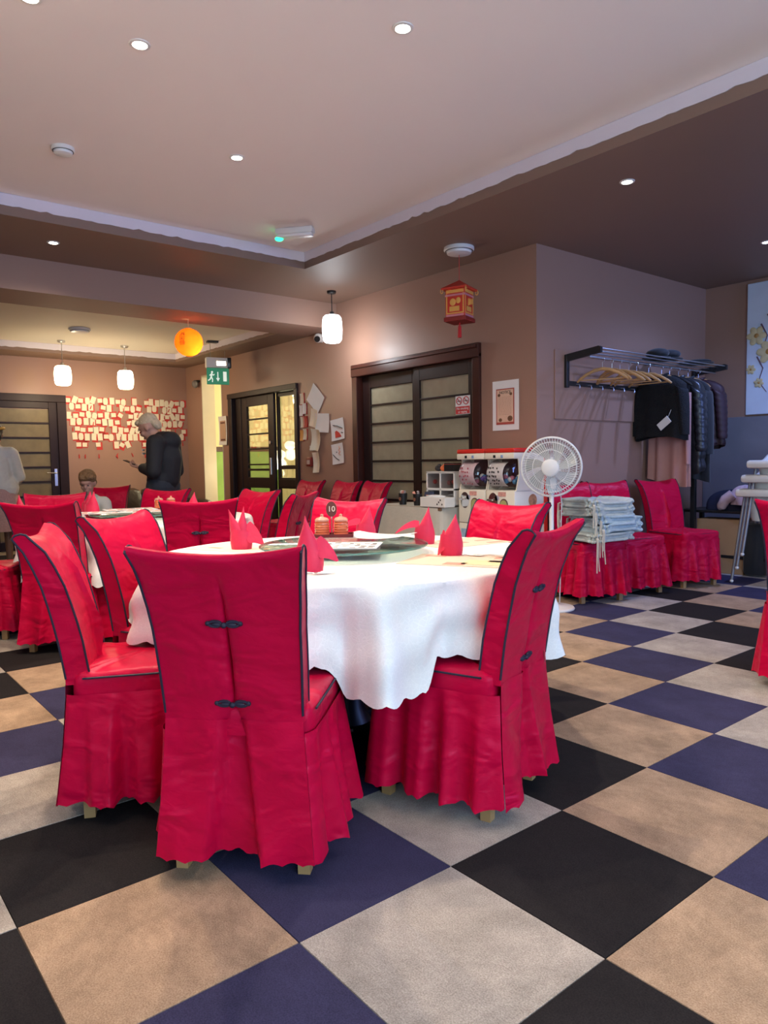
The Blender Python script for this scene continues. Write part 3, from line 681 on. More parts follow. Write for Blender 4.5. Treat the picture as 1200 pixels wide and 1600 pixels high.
for a in [(0,-5.72,3.02,272,'against the wall beside the glass double door'),(1,-5.06,3.04,268,'against the frosted door, left of the pair'),(2,-4.54,3.02,264,'against the frosted door, right of the pair'),
 (1,-2.09,3.60,-20,'by the coat wall, under the stack of cushions'),(2,-2.06,4.13,-20,'by the coat wall, between the cushions and the pink garment'),(0,-1.92,4.78,-16,'by the coat wall below the hanging pink garment'),
 (1,.02,2.55,100,'cut by the right edge of the picture'),(2,-6.0,1.02,330,'that the boy sits on')]: chair(*a)

# ================================================================== TABLES
def hemfn(cx,cy,chs,base,seed):
    A=[(atan2(y-cy,x-cx)) for (_,x,y,a,_l) in chs]
    def f(th):
        h=base
        for a in A:
            d=abs((th-a+pi)%(2*pi)-pi); k=max(0,min(1,(.315-d)/.085)); k=k*k*(3-2*k); h=h+(.500-h)*k
        return h
    return f
def cloth(R,zt,hem,seed):
    rn=random.Random(seed); ph=[rn.uniform(0,6.28) for _ in range(5)]; N=480; T=16
    rad=[.001,.2,.4,.6,.74,.80]; vs=[];fs=[]; rows=[]
    for r in rad: rows.append([(R*r/.82*cos(2*pi*i/N),R*r/.82*sin(2*pi*i/N),zt) for i in range(N)])
    rows.append([((R-.004)*cos(2*pi*i/N),(R-.004)*sin(2*pi*i/N),zt-.001) for i in range(N)])
    rows.append([((R+.004)*cos(2*pi*i/N),(R+.004)*sin(2*pi*i/N),zt-.008) for i in range(N)])
    for j in range(1,T+1):
        v=j/T; row=[]
        for i in range(N):
            th=2*pi*i/N; w=sin(19*th+ph[0]+1.1*sin(4*th+ph[1])); w=.8*w+.3*sin(31*th+ph[2]+.7*sin(5*th))
            w=math.copysign(abs(w)**1.25,w)*1.1; hh=hem(th); short=min(1,(zt-hh)/.36)
            amp=.066*v**.55*short
            diag=.012*sin(8*th+9*v+ph[3])*sin(pi*v)
            r=R+.006+.022*v*short+amp*w+diag
            z=zt-.008-(zt-.008-hh)*v
            if j==T: z+=.016*(1-abs(sin(38*th)))
            row.append((r*cos(th),r*sin(th),z))
        rows.append(row)
    for r in rows: vs+=r
    for j in range(len(rows)-1):
        for i in range(N): fs.append((j*N+i,j*N+(i+1)%N,(j+1)*N+(i+1)%N,(j+1)*N+i))
    return MB().add(vs,fs)
TWOOD=M('table_wood',(.20,.11,.06),rough=.5,var=.2)
def round_table(cx,cy,R,chs,which,seed):
    t=thing('round_table','round pedestal table under the cloth, '+which,'table',(cx,cy,0),0,'round banquet tables')
    obj('tabletop',MB().lathe([(.001,.715),(R-.015,.715),(R-.008,.725),(R-.008,.740),(R-.015,.748),(.001,.748)],64),TWOOD,t,smooth=True)
    obj('pedestal',MB().lathe([(.001,.06),(.10,.06),(.07,.12),(.05,.3),(.06,.55),(.11,.69),(.13,.715),(.001,.715)],20),BLKM,t,smooth=True)
    for k in range(4):
        R_=Matrix.Rotation(k*pi/2+.4,4,'Z'); obj('foot',MB().bbox(.04,.36,-.03,.03,0,.06,.012,R_),BLKM,t,smooth=True)
    c=obj('tablecloth',cloth(R,.757,hemfn(cx,cy,chs,.395,seed),seed),DAM,None,smooth=75,loc=(cx,cy,0))
    tag(c,'white patterned scalloped cloth over the '+which,'tablecloth','white round tablecloths')
T1=(-1.01,.385); T2=(-3.70,.57)
round_table(T1[0],T1[1],.795,CH1,'front table with the number ten',5)
round_table(T2[0],T2[1],.76,CH2,'far table at the left',9)
def susan(cx,cy,r,label):
    t=thing('lazy_susan',label,'turntable',(cx,cy,.757),0,'glass turntables')
    obj('bearing_base',MB().lathe([(.001,0),(.10,0),(.10,.012),(.08,.022),(.08,.030),(.001,.030)],28),METAL,t,smooth=True)
    obj('glass_disc',MB().lathe([(.001,.031),(r-.004,.031),(r,.034),(r,.039),(r-.004,.042),(.001,.042)],72),TINT,t,smooth=True)
    obj('glass_edge',MB().lathe([(r-.003,.0325),(r+.0015,.0345),(r+.0015,.0385),(r-.003,.0405)],72,cap=False),M('glass_edge_green',(.10,.24,.20),rough=.1,alpha=.8),t,smooth=True)
susan(T1[0],T1[1],.345,'round glass turntable on the front table'); susan(T2[0],T2[1],.36,'round glass turntable on the far table')
# ================================================================== TABLE SETTINGS
NAP=M('napkin_red',(.64,.005,.055),rough=.55,var=.10,vscale=14,bump=.15,bscale=25,sheen=.2)
def sheet(fn,nu,nv,th=.0016):
    mb=MB(); mb.grid(fn,nu,nv); n=nu*nv; top=list(mb.v)
    me=mb.mesh('tmp',True); nr=[v.normal.copy() for v in me.vertices]; bpy.data.meshes.remove(me)
    out=MB(); fs=mb.f
    out.add(top,fs); out.add([Vector(p)-nr[i]*th for i,p in enumerate(top)],[tuple(reversed(f)) for f in fs])
    for i in range(nu-1):
        for j in (0,nv-1): a=j*nu+i; out.f.append((a,a+1,n+a+1,n+a))
    for j in range(nv-1):
        for i in (0,nu-1): a=j*nu+i; out.f.append((a,a+nu,n+a+nu,n+a))
    return out
def petal(h,r,dx,dy,z0=.045,spread=1.9,lean=0,fl=0):
    def f(u,v):
        s=2*u-1; a=s*spread; rr=r*(1-.80*v**2.6)*(1+.12*sin(pi*v))
        edge=1-.38*abs(s)**1.3
        return Vector((rr*sin(a)+dx*v**1.3*edge, -rr*cos(a)*.7+dy*v**1.4*edge+fl*v*abs(s), z0+h*v*edge))
    return f
def wrap(r,h,ph=0):
    def f(u,v):
        a=2*pi*(u*1.06)+ph; rr=r*(.94+.10*sin(pi*v)+.02*u)
        return Vector((rr*cos(a)*1.1,rr*sin(a)*.75,h*v*(1-.10*sin(a+1)*v)))
    return f
def tail(L,w,z0,dz,dirx=1,curl=.02):
    def f(u,v):
        s=2*u-1; ww=w*(1-v)**.6*(.4+.6*min(1,v*4+.3))
        return Vector((dirx*(.025+L*v), -.015+ww*s*.35+curl*v*v, z0+dz*v+ww*s+.012*sin(pi*v)))
    return f
def napkin(x,y,z,rot,kind,label,sc=1.0):
    t=thing('folded_napkin',label,'napkin',(x,y,z),rot,'folded red napkins'); t.scale=(sc,sc,sc)
    obj('wrap',sheet(wrap(.040,.078),36,7),NAP,t,smooth=60)
    if kind==0:
        obj('petal',sheet(petal(.135,.037,.018,0,.03),21,14),NAP,t,smooth=60)
        obj('tail',sheet(tail(.03,.045,.07,-.07,-1),9,10),NAP,t,smooth=60)
    elif kind==1:
        obj('petal',sheet(petal(.14,.036,.02,.0,.03,1.5),21,14),NAP,t,smooth=60)
        obj('tail',sheet(tail(.11,.018,.095,-.045,-1,.0),9,14),NAP,t,smooth=60)
    elif kind==2:
        obj('petal',sheet(petal(.15,.032,-.05,0,.02,1.6),19,14),NAP,t,smooth=60)
        obj('petal',sheet(petal(.16,.030,.012,.012,.02,1.5),19,14),NAP,t,smooth=60)
        obj('tail',sheet(tail(.075,.05,.075,-.05,1,-.02),9,12),NAP,t,smooth=60)
    else:
        obj('petal',sheet(petal(.155,.038,-.012,0,.03,1.7),21,14),NAP,t,smooth=60)
        obj('tail',sheet(tail(.07,.04,.085,-.05,1,.01),9,12),NAP,t,smooth=60)
    return t
CA=radians(51)   # napkins turned to the viewer's side of the table
zt=.7575
napkin(-.640,.640,zt,CA,0,'pointed red napkin standing by the pink paper mat at right')
napkin(-1.01,.835,zt,CA,1,'red napkin with a long drooping tail on the front table')
napkin(-.68,.0,zt,CA,3,'red napkin standing beside the nearest chair and its fork',1.05)
napkin(-1.45,.15,zt,CA,2,'red napkin with two upright points left on the front table',1.05)
napkin(-1.32,.74,zt,CA,1,'red napkin partly hidden behind the number ten sign')
napkin(-4.42,.42,zt,CA,0,'red napkin in front of the seated boy',1.1); napkin(-4.05,.33,zt,CA,0,'tall pointed red napkin beside the far table menus',1.15)
napkin(-3.42,.82,zt,CA,0,'red napkin at the right of the far table, beside the jars',1.1); napkin(-4.15,-.12,zt,CA,3,'red napkin at the left of the far table, over a chair back')
# number sign, tray, jars
JAR=M('amber_red_plastic',(.85,.20,.08),rough=.12,var=.2,vscale=20,trans=.25,coat=.5); JARL=M('clear_lid',(.85,.40,.28),rough=.12,trans=.3)
TRAY=M('dark_red_lacquer',(.16,.012,.014),rough=.25)
def jar(x,y,z,label):
    t=thing('condiment_jar',label,'jar',(x,y,z),0,'ribbed condiment jars')
    p=[(.001,0),(.028,0)]
    for i in range(17): a=i/16; p.append(((.031+.0022*sin(i*pi/1.6+.3))*(1 if a<.9 else .95),.004+.056*a))
    p+= [(.028,.062),(.001,.062)]
    obj('body',MB().lathe(p,24),JAR,t,smooth=True)
    obj('lid',MB().lathe([(.001,.062),(.031,.062),(.031,.068),(.024,.076),(.010,.080),(.006,.083),(.008,.090),(.001,.093)],20),JARL,t,smooth=True)
    return t
TX,TY=-1.17,.45
tr=thing('condiment_tray','dark red lacquer tray under the two jars','tray',(TX,TY,.8095),CA)
obj('plate',MB().bbox(-.085,.085,-.05,.05,0,.006,.002),TRAY,tr); 
for (a,b,c_,d_) in ((-.085,.085,-.05,-.046),(-.085,.085,.046,.05),(-.085,-.081,-.046,.046),(.081,.085,-.046,.046)): obj('rim',MB().bbox(a,b,c_,d_,.006,.014,.001),TRAY,tr)
ex=Vector((cos(CA),sin(CA),0))
jar(TX-.052*ex.x,TY-.052*ex.y,.816,'ribbed amber jar left of the number ten sign post'); jar(TX+.030*ex.x,TY+.030*ex.y,.816,'ribbed red jar right of the number ten sign post')
SIGN=M('brown_sign',(.13,.03,.018),rough=.35)
t=thing('table_number_sign','brown oval table number sign reading 10','sign',(TX-.012*ex.x+.03*ex.y*-1,TY-.012*ex.y+.03*ex.x,.8155),CA)
obj('stem',MB().tube([(0,0,0),(0,0,.09)],.003,8),METAL,t)
obj('oval_plate',MB().lathe([(.001,-.003),(.98,-.003),(1,-.001),(1,.001),(.98,.003),(.001,.003)],32,(0,0,.112),Matrix.Rotation(pi/2,4,'X')@Matrix.Diagonal((.024,.034,1,1))),SIGN,t,smooth=True)
text('number',"10",.034,M('cream_lettering',(.85,.74,.55),rough=.5),t,(0,-.0038,.112),RYZ)
# menus and sheets on the turntable
def sheet_thing(name,label,cat,x,y,z,rot,w,h,m,prints,group=None,th=.0015,bend=0):
    t=thing(name,label,cat,(x,y,z),rot,group)
    obj('sheet',sheet(lambda u,v:Vector(((u-.5)*w,(v-.5)*h,th+bend*(2*u-1)**2)),7,7,th),m,t)
    for (mm,bxs) in prints:
        mb=MB()
        for (a,b,c_,d_) in bxs: mb.box(a,b,c_,d_,th+.0002,th+.0008)
        o=obj('print',mb,mm,t); o['kind']='stuff'
    return t
pr=random.Random(11)
def blocks(w,h,nx,ny,fill=.7):
    L=[]
    for i in range(nx):
        for j in range(ny):
            if pr.random()<fill:
                cx=-w/2+w*(i+.5)/nx; cy=-h/2+h*(j+.5)/ny; a=w/nx*pr.uniform(.2,.4); b=h/ny*pr.uniform(.12,.35); L.append((cx-a,cx+a,cy-b,cy+b))
    return L
INK2=M('grey_print',(.28,.26,.27),rough=.7); PINKP=M('pink_print',(.72,.30,.22),rough=.7,var=.2); PEACH=M('peach_paper',(.80,.58,.44),rough=.7,var=.10,vscale=7)
sheet_thing('menu','glossy menu booklet on the glass turntable','menu',-.93,.32,.7995,CA-.12,.30,.21,PAPER,[(INK,blocks(.28,.19,9,6,.3)),(INK2,blocks(.28,.19,8,7,.6))],th=.003)
sheet_thing('menu','dark-backed menu under the glossy booklet','menu',-.91,.30,.7965,CA-.02,.31,.215,M('dark_cover',(.20,.17,.18),rough=.3),[],th=.0025)
sheet_thing('paper_sheet','large white sheet slanting over the turntable edge','paper',-1.09,.63,.7995,CA-.45,.29,.20,PAPER,[(M('lilac_print',(.55,.52,.62)),blocks(.28,.19,3,3,.4))],th=.0015,bend=.012)
sheet_thing('place_mat','peach paper place mat under the right napkin','place mat',-.50,.56,zt,radians(28),.42,.29,PEACH,[(PINKP,blocks(.4,.28,3,3,.5)),(M('yellow_print',(.82,.66,.38)),[(.02,.17,-.10,.02)])],th=.0012)
sheet_thing('place_mat','peach paper place mat in front of the far side chair','place mat',-.93,.98,zt,radians(85),.40,.27,PEACH,[(PINKP,blocks(.4,.28,3,3,.4))],th=.0012)
sheet_thing('place_mat','pale paper place mat at the left end of the front table','place mat',-1.52,.16,zt,radians(20),.36,.26,CREAMP,[(PINKP,blocks(.3,.2,2,2,.4))],th=.0012)
for k,(x,y,a,nm) in enumerate(((-3.86,.36,.3,'left of the jars'),(-3.72,.62,.15,'nearest the amber jars'),(-3.98,.58,.5,'lying furthest back'))):
    sheet_thing('menu','picture menu on the far turntable, '+nm,'menu',x,y,.7995+.003*k,CA+a,.36,.26,PAPER,[(PINKP,blocks(.34,.24,5,3,.75)),(INK2,blocks(.34,.24,6,4,.3))],group='picture menus on the far table',th=.002)
jar(-3.92,.78,.806,'amber jar on the far table, left of its twin'); jar(-3.86,.85,.806,'amber jar on the far table, right of its twin')
def fork(x,y,rot,label):
    t=thing('fork',label,'fork',(x,y,zt+.001),rot)
    obj('handle',MB().tube([(-.10,0,.003),(-.06,0,.005),(0,0,.008),(.03,0,.005)],[.006,.005,.0035,.003],8),METAL,t,smooth=True)
    obj('neck',MB().ell((.045,0,.005),.02,.012,.003),METAL,t,smooth=True)
    for k in range(4): s=(k-1.5)*.0062; obj('tine',MB().tube([(.055,s,.005),(.08,s*1.05,.004),(.105,s,.008)],[.0022,.002,.0012],6),METAL,t,smooth=True)
fork(-.49,.70,radians(-160),'steel fork lying on the cloth beside the right napkin'); fork(-.62,-.06,radians(70),'steel fork leaning beside the nearest chair top')

# ================================================================== FAN
t=thing('pedestal_fan','white pedestal fan standing before the coat wall','fan',(-2.03,3.05,0),radians(-52)+pi/2+radians(-6))
# local: fan faces -y
obj('base',MB().lathe([(.001,0),(.17,0),(.172,.008),(.165,.018),(.05,.03),(.03,.05),(.001,.05)],40),WHITE,t,smooth=True)
obj('pole',MB().lathe([(.001,.03),(.022,.03),(.022,.55),(.020,.56),(.017,.57),(.017,.93),(.001,.93)],20),WHITE,t,smooth=True)
obj('collar',MB().lathe([(.001,.52),(.028,.52),(.028,.58),(.001,.58)],20),WHITE,t,smooth=True)
obj('control_box',MB().bbox(-.04,.04,-.03,.04,.90,.99,.015),WHITE,t,smooth=True)
TI=Matrix.Translation((0,-.02,1.07))@Matrix.Rotation(radians(94),4,'X')   # local z -> forward (-y)
obj('motor_housing',MB().lathe([(.001,-.14),(.05,-.135),(.068,-.10),(.07,-.03),(.05,-.02),(.001,-.02)],24,(0,0,0),TI),WHITE,t,smooth=True)
def guard(zc,bulge,R,sgn):
    mb=MB()
    def gp(r): f=r/R; return zc+sgn*bulge*(1-f**2.4)
    n=64
    for k in range(n):
        a=2*pi*k/n; tw=.35*sgn
        pts=[]
        for r in (.055,.09,.13,.17,.20,.217):
            aa=a+tw*(r/R); pts.append(TI@Vector((r*cos(aa),r*sin(aa),gp(r))))
        mb.tube(pts,.0013,4,cap=False)
    for r in (.055,.13,.185): mb.tube([TI@Vector((r*cos(2*pi*i/48),r*sin(2*pi*i/48),gp(r))) for i in range(48)],.0022,5,True)
    return mb
WIRE=M('white_wire',(.80,.80,.77),rough=.35)
o=obj('front_guard',guard(.025,.05,.217,1),WIRE,t); o=obj('rear_guard',guard(-.025,.05,.217,-1),WIRE,t)
obj('guard_rim',MB().tube([TI@Vector((.219*cos(2*pi*i/64),.219*sin(2*pi*i/64),0)) for i in range(64)],.008,8,True),WHITE,t,smooth=True)
obj('hub_cap',MB().lathe([(.001,.078),(.05,.077),(.062,.072),(.066,.066),(.066,.060),(.001,.060)],32,(0,0,0),TI),WHITE,t,smooth=True)
BLADE=M('translucent_blade',(.62,.65,.62),rough=.2,trans=.3,alpha=.85)
obj('spindle',MB().lathe([(.001,-.02),(.035,-.02),(.035,.04),(.001,.045)],20,(0,0,0),TI),WHITE,t,smooth=True)
for k in range(7):
    def bl(u,v,k=k):
        r=.03+.165*v; a=2*pi*k/7+ .40*v+(u-.5)*(.62-.05*v); return TI@Vector((r*cos(a),r*sin(a),.012+(u-.5)*-.045*(1-.2*v)))
    obj('blade',sheet(bl,7,9,.002),BLADE,t,smooth=60)
obj('power_cord',MB().tube([(.05,.04,.95),(.07,.05,.8),(.06,.06,.5),(.06,.05,.2),(.05,.1,.03),(.02,.18,.006)],.004,6),OFFW,t,smooth=True)

# ================================================================== CAPSULE MACHINES
CREAM=M('cream_plastic',(.76,.70,.58),rough=.35,var=.03); REDPL=M('red_plastic',(.62,.03,.02),rough=.25); MAROON=M('maroon_plastic',(.12,.012,.02),rough=.3,var=.3)
DOME=glassmat('clear_dome',(.97,.97,.97),.2); CHR=M('chrome',(.8,.8,.8),rough=.12,metal=1)
CAPC=[M('capsule_'+n,c,rough=.15) for n,c in (('violet',(.10,.05,.28)),('blue',(.07,.25,.5)),('rose',(.6,.2,.3)),('pearl',(.75,.75,.78)),('navy',(.04,.04,.16)))]
POST=[M('poster_pink',(.72,.55,.60),rough=.5,var=.25,vscale=18),M('poster_white',(.74,.70,.71),rough=.5,var=.12,vscale=18)]
def capsule_machine(x,label,k):
    t=thing('capsule_machine',label,'vending machine',(x,3.05,0),0,'capsule toy machines')   # x = left edge, front at y=0 local
    w=.315; q=random.Random(k)
    obj('cabinet',MB().bbox(0,w,.02,.40,.0,.60,.01),CREAM,t,smooth=True)
    pp=obj('cabinet_poster',MB().box(.03,w-.03,.017,.02,.18,.55),M('poster_blue',(.30,.42,.55),rough=.5,var=.5,vscale=30),t)
    for a in range(3): obj('panel_print',MB().box(.05+.07*a,.10+.07*a,.015,.017,.25+.05*a,.40+.03*a),PAPER,pp)
    mb=MB().bbox(.004,w-.004,.012,.40,.60,.885,.015); obj('front_body',mb,CREAM,t,smooth=True)
    obj('back_body',MB().bbox(.004,w-.004,.20,.40,.90,1.18,.01),MAROON,t,smooth=True)
    obj('side_cheek',MB().prism([(.03,.88),(.40,.88),(.40,1.18),(.04,1.18),(.06,1.12),(.07,1.02)],.002,.012,'yz'),CREAM,t)
    obj('side_cheek',MB().prism([(.03,.88),(.40,.88),(.40,1.18),(.04,1.18),(.06,1.12),(.07,1.02)],w-.012,w-.002,'yz'),CREAM,t)
    obj('top_fascia',MB().bbox(.0,w,.0,.40,1.135,1.185,.008),CREAM,t,smooth=True)
    ld=obj('top_lid',MB().bbox(-.002,w+.002,.0,.41,1.185,1.222,.012),REDPL,t,smooth=True)
    for xx,mm in ((.11,BLKP),(.19,M('blue_badge',(.2,.3,.5)))): obj('badge',MB().bbox(xx-.012,xx+.012,-.004,.001,1.145,1.168,.002),mm,t)
    # clear bulging front: section in yz, swept in x with rounded ends
    def dome(u,v):
        s=2*u-1; ex_=(1-abs(s)**5)**.4 if abs(s)<1 else 0; a=pi*(v-.5)
        return Vector((w/2+s*(w/2-.014),.20-(.09+.16*cos(a)**.8)*ex_ ,1.008+.127*sin(a)*(.75+.25*ex_)))
    obj('clear_dome',MB().grid(dome,25,17),DOME,t,smooth='all')
    po=POST[k]
    def pst(u,v):
        a=pi*(v-.5)*.72; return Vector((.03+.17*u+(.06 if k else .0)*0,.20-(.065+.15*cos(a)**.8)*.96,1.012+.118*sin(a)*.92))
    pst_o=obj('poster',sheet(pst,9,9,.002),po,t,smooth=60)
    mb=MB()
    for i in range(6):
        for j in range(5):
            if q.random()<.7:
                u=.08+.13*i+q.uniform(-.02,.02); v=.15+.14*j+q.uniform(-.02,.02); P=pst(u,v); mb.box(P.x-.006,P.x+.006,P.y-.0045,P.y-.002,P.z-.008*q.uniform(.5,1),P.z+.008)
    o=obj('print',mb,INK if k else M('rose_print',(.5,.1,.15)),pst_o); o['kind']='stuff'
    for i in range(16):
        obj('capsule',MB().ell((.03+q.random()*(w-.06),.10+q.random()*.07,.945+q.random()*.05+(0.03 if i>10 else 0)),.022,.022,.022,10,7),CAPC[(i+k)%5],t,smooth=True)
    obj('coin_plate',MB().lathe([(.001,-.012),(.044,-.012),(.05,-.004),(.05,.004),(.001,.004)],24,(.085,.012,.795),Matrix.Rotation(-pi/2,4,'X')@Matrix.Diagonal((1,1.35,-1,1))),CHR,t,smooth=True)
    kn=obj('turn_knob',MB().lathe([(.001,-.035),(.022,-.034),(.028,-.026),(.028,-.008),(.001,-.008)],20,(.085,.012,.805),Matrix.Rotation(pi/2,4,'X').inverted()@Matrix.Diagonal((1,1,-1,1))),CHR,t,smooth=True)
    obj('grip',MB().bbox(.057,.113,-.04,-.018,.797,.813,.004),CHR,kn)
    poly=[(-.036,.66),(.036,.66)]+[(.036*cos(a*pi/10),.76+.045*sin(a*pi/10)) for a in range(11)]
    poly=[(px+.20,pz) for px,pz in poly]
    obj('dispenser_rim',MB().prism([((px-.20)*1.18+.20,(pz-.74)*1.1+.745) for px,pz in poly],.006,.013),M('rim_brown',(.12,.06,.05)),t)
    obj('dispenser_flap',MB().prism(poly,.003,.007),M('lime_plastic',(.42,.40,.16),rough=.2),t)
    obj('label_sticker',MB().box(.14,.22,.009,.012,.835,.87),M('red_white_print',(.62,.30,.25),var=.5,vscale=60),t)
    obj('round_sticker',MB().lathe([(.001,-.002),(.022,-.002),(.022,.002),(.001,.002)],18,(.125,.010,.82),Matrix.Rotation(pi/2,4,'X')),M('sticker_'+str(k),(.35,.33,.42),var=.6,vscale=50),t)
    if k: obj('side_sticker',MB().lathe([(.001,-.001),(.05,-.001),(.05,.002),(.001,.002)],20,(w-.002,.23,.80),Matrix.Rotation(pi/2,4,'Y')),M('sticker_multi',(.45,.20,.09),var=.9,vscale=35,detail=5),t)
    if k: obj('rear_trim',MB().bbox(w-.004,w+.006,.37,.41,.0,1.2,.003),REDPL,t)
capsule_machine(-3.03,'left capsule toy machine with the pink poster in its dome',0)
capsule_machine(-2.71,'right capsule toy machine with a round sticker on its side',1)

# ================================================================== SIDE TABLE BY THE SLIDING DOOR
IV=M('ivory_cloth',(.55,.52,.44),rough=.7,var=.08,vscale=12,bump=.15,bscale=40)
t=thing('side_table','small side table under an ivory cloth beside the machines','table',(-3.55,3.15,0))
obj('top_board',MB().bbox(-.48,.46,-.24,.24,.70,.728,.004),TWOOD,t)
for sx in (-.43,.41):
    for sy in (-.2,.2): obj('leg',MB().bbox(sx-.02,sx+.02,sy-.02,sy+.02,0,.70,.004),TWOOD,t)
def sc(u,v):
    a=2*pi*u; n=9; cx=abs(cos(a))**(2/n)*(1 if cos(a)>=0 else -1); cy=abs(sin(a))**(2/n)*(1 if sin(a)>=0 else -1)
    if v<.3: k=v/.3; return Vector((cx*.485*k-.01,cy*.25*k,.731))
    w_=(v-.3)/.7; k=1+.012*w_*sin(22*a)+.01; return Vector((cx*.485*k-.01,cy*.25*k-.0,.731-.66*w_))
c=obj('side_tablecloth',MB().grid(sc,120,14,True),IV,None,smooth=60,loc=(-3.55,3.15,0)); tag(c,'ivory cloth hanging to the floor over the side table','tablecloth')
def cup(x,label,sticks):
    t=thing('mesh_cup',label,'cup',(x,2.99,.732),0,'black cups on the side table')
    obj('body',MB().lathe([(.001,0),(.032,0),(.04,.09),(.041,.105),(.038,.105),(.03,.004),(.001,.004)],20),BLKM,t,smooth=True)
    obj('badge',MB().lathe([(.001,-.001),(.016,-.001),(.016,.001),(.001,.001)],14,(.0,-.0375,.055),Matrix.Rotation(pi/2,4,'X')),M('copper_badge',(.25,.1,.06)),t)
    q=random.Random(sticks)
    for i in range(sticks):
        a=q.uniform(0,6.28); r=q.uniform(.0,.025); obj('sachet',MB().bbox(-.012,.012,-.003,.003,0,.07,.002,Matrix.Translation((r*cos(a),r*sin(a),.06))@Matrix.Rotation(q.uniform(-.5,.5),4,'Y')@Matrix.Rotation(a,4,'Z')),[PAPER,PINKP,INK2][i%3],t)
cup(-3.67,'black cup full of wrapped sachets, left of the pair',9); cup(-3.47,'black cup with a few sticks, right of the pair',3)
t=thing('drawer_organizer','white two-tier organizer with see-through drawers','organizer',(-3.45,3.08,.732))
obj('frame',MB().bbox(0,.36,0,.012,.285,.30,.003).bbox(0,.36,0,.25,.29,.302,.003).bbox(0,.36,0,.25,.0,.012,.003).bbox(0,.36,0,.25,.135,.155,.003).bbox(0,.014,0,.25,0,.3,.003).bbox(.346,.36,0,.25,0,.3,.003).bbox(.172,.188,0,.25,0,.3,.003),OFFW,t)
for i in (0,1):
    for j in (0,1):
        dw=obj('drawer',MB().box(.016+.174*i,.170+.174*i,.004,.008,.014+.142*j,.133+.148*j),DOME,t)
        q=random.Random(i*2+j)
        for k in range(5): obj('trinket',MB().ell((.04+.174*i+.025*k,.06+q.random()*.08,.04+.148*j+q.random()*.025),.018,.02,.022,8,6),[INK,REDP,CREAMP,M('rose_toy',(.6,.2,.2)),BLKP][(k+i*2+j)%5],dw,smooth=True)
for k,(x,m_,lb) in enumerate(((.08,INK,'black toy on top of the organizer, left end'),(.15,M('orange_toy',(.7,.16,.05)),'orange toy on top of the organizer, middle'),(.26,BLKP,'black box on top of the organizer, right end'))):
    t=thing('small_toy',lb,'toy',(-3.45+x,3.16,1.034))
    if k<2: obj('body',MB().ell((0,0,.028),.04,.03,.028).ell((.02,-.01,.048),.02,.02,.02),m_,t,smooth=True)
    else: obj('body',MB().bbox(-.06,.06,-.05,.05,0,.075,.004),m_,t); obj('lid_edge',MB().bbox(-.061,.061,-.051,.051,.06,.064,.001),M('box_red',(.4,.05,.04)),t)
t=thing('card_sign','small dark blue card leaning on the organizer','card',(-3.38,3.03,.732),0)
R=Matrix.Rotation(radians(-12),4,'X'); obj('card',MB().box(-.06,.06,-.002,.002,0,.125,R),M('dark_blue_card',(.03,.05,.10),rough=.4),t); obj('printed_figure',MB().ell(R@Vector((.01,-.003,.045)),.025,.002,.02).box(-.04,.04,-.004,-.002,.09,.096,R),PINKP,t)
t=thing('white_box','white cardboard box with black marks before the organizer','box',(-3.14,2.965,.732))
obj('box_body',MB().bbox(-.19,.12,-.07,.05,0,.085,.004),OFFW,t); obj('plastic_bag',MB().ell((-.05,-.01,.088),.12,.05,.018),M('clear_bag',(.7,.72,.74),rough=.2,bump=.5,bscale=20),t,smooth=True)
for k in range(4): obj('marking',MB().box(.02+.02*k,.033+.02*k,-.0715,-.0695,.02+.018*(k%3),.034+.018*(k%3)),INK,t)

# ================================================================== NOTICES AND PAPERS ON THE WALLS
def wall_sheet(label,x0,x1,z0,z1,rot=0,m=None,name='wall_paper',cat='paper',y=YD-.004,bend=.012,group=None):
    cx,cz=(x0+x1)/2,(z0+z1)/2; w,h=x1-x0,z1-z0
    t=thing(name,label,cat,(cx,y,cz),0,group); t.rotation_euler=(0,rot,0)
    obj('sheet',sheet(lambda u,v:Vector(((u-.5)*w,-bend*(v-.5)**2*2-bend*.5*abs(2*u-1),(v-.5)*h)),7,7,.0012),m or PAPER,t,smooth=True)
    return t
t=wall_sheet('framed-looking notice with a red border, right of the sliding door',-3.02,-2.72,1.385,1.815,0,name='notice',cat='notice',bend=.002)
obj('red_border',MB().box(-.105,.10,-.006,-.004,-.165,.145),M('notice_red',(.42,.07,.05)),t); obj('cream_panel',MB().bbox(-.095,.09,-.008,-.006,-.145,.135,.001),M('notice_cream',(.72,.48,.34),var=.06),t)
text('heading','NOTICE',.036,INK,t,(0,-.009,.112),RYZ)
mb=MB(); q=random.Random(4)
for k in range(13):
    z=.07-.0125*k; x=-.075
    while x<.065:
        l=q.uniform(.008,.03); mb.box(x,min(x+l,.07),-.0088,-.0078,z,z+.003); x+=l+.006
    if k in (5,9): pass
o=obj('small_print',mb,M('tan_print',(.45,.26,.18)),t); o['kind']='stuff'
for x,z,r in ((-.07,.09,.013),(.065,.095,.013),(-.055,-.125,.016),(.055,-.115,.024)): obj('food_picture',MB().ell((x,-.008,z),r*1.2,.002,r),M('food_brown',(.16,.07,.03),var=.6,vscale=60),t)
t=wall_sheet('curled notice with a beige panel between the doorway and glass door',-8.30,-8.06,1.40,1.81,0,name='notice',cat='notice',bend=.02)
obj('beige_panel',MB().box(-.08,.085,-.016,-.012,-.15,.14),M('beige_panel',(.55,.36,.24)),t)
for z in (.11,-.13): obj('print',MB().box(-.06,.07,-.018,-.016,z-.012,z+.012),M('brown_print',(.15,.06,.04)),t)
t=thing('no_smoking_sign','white and red no smoking sign on the sliding door glass','sign',(-3.395,YD+.006,1.64))
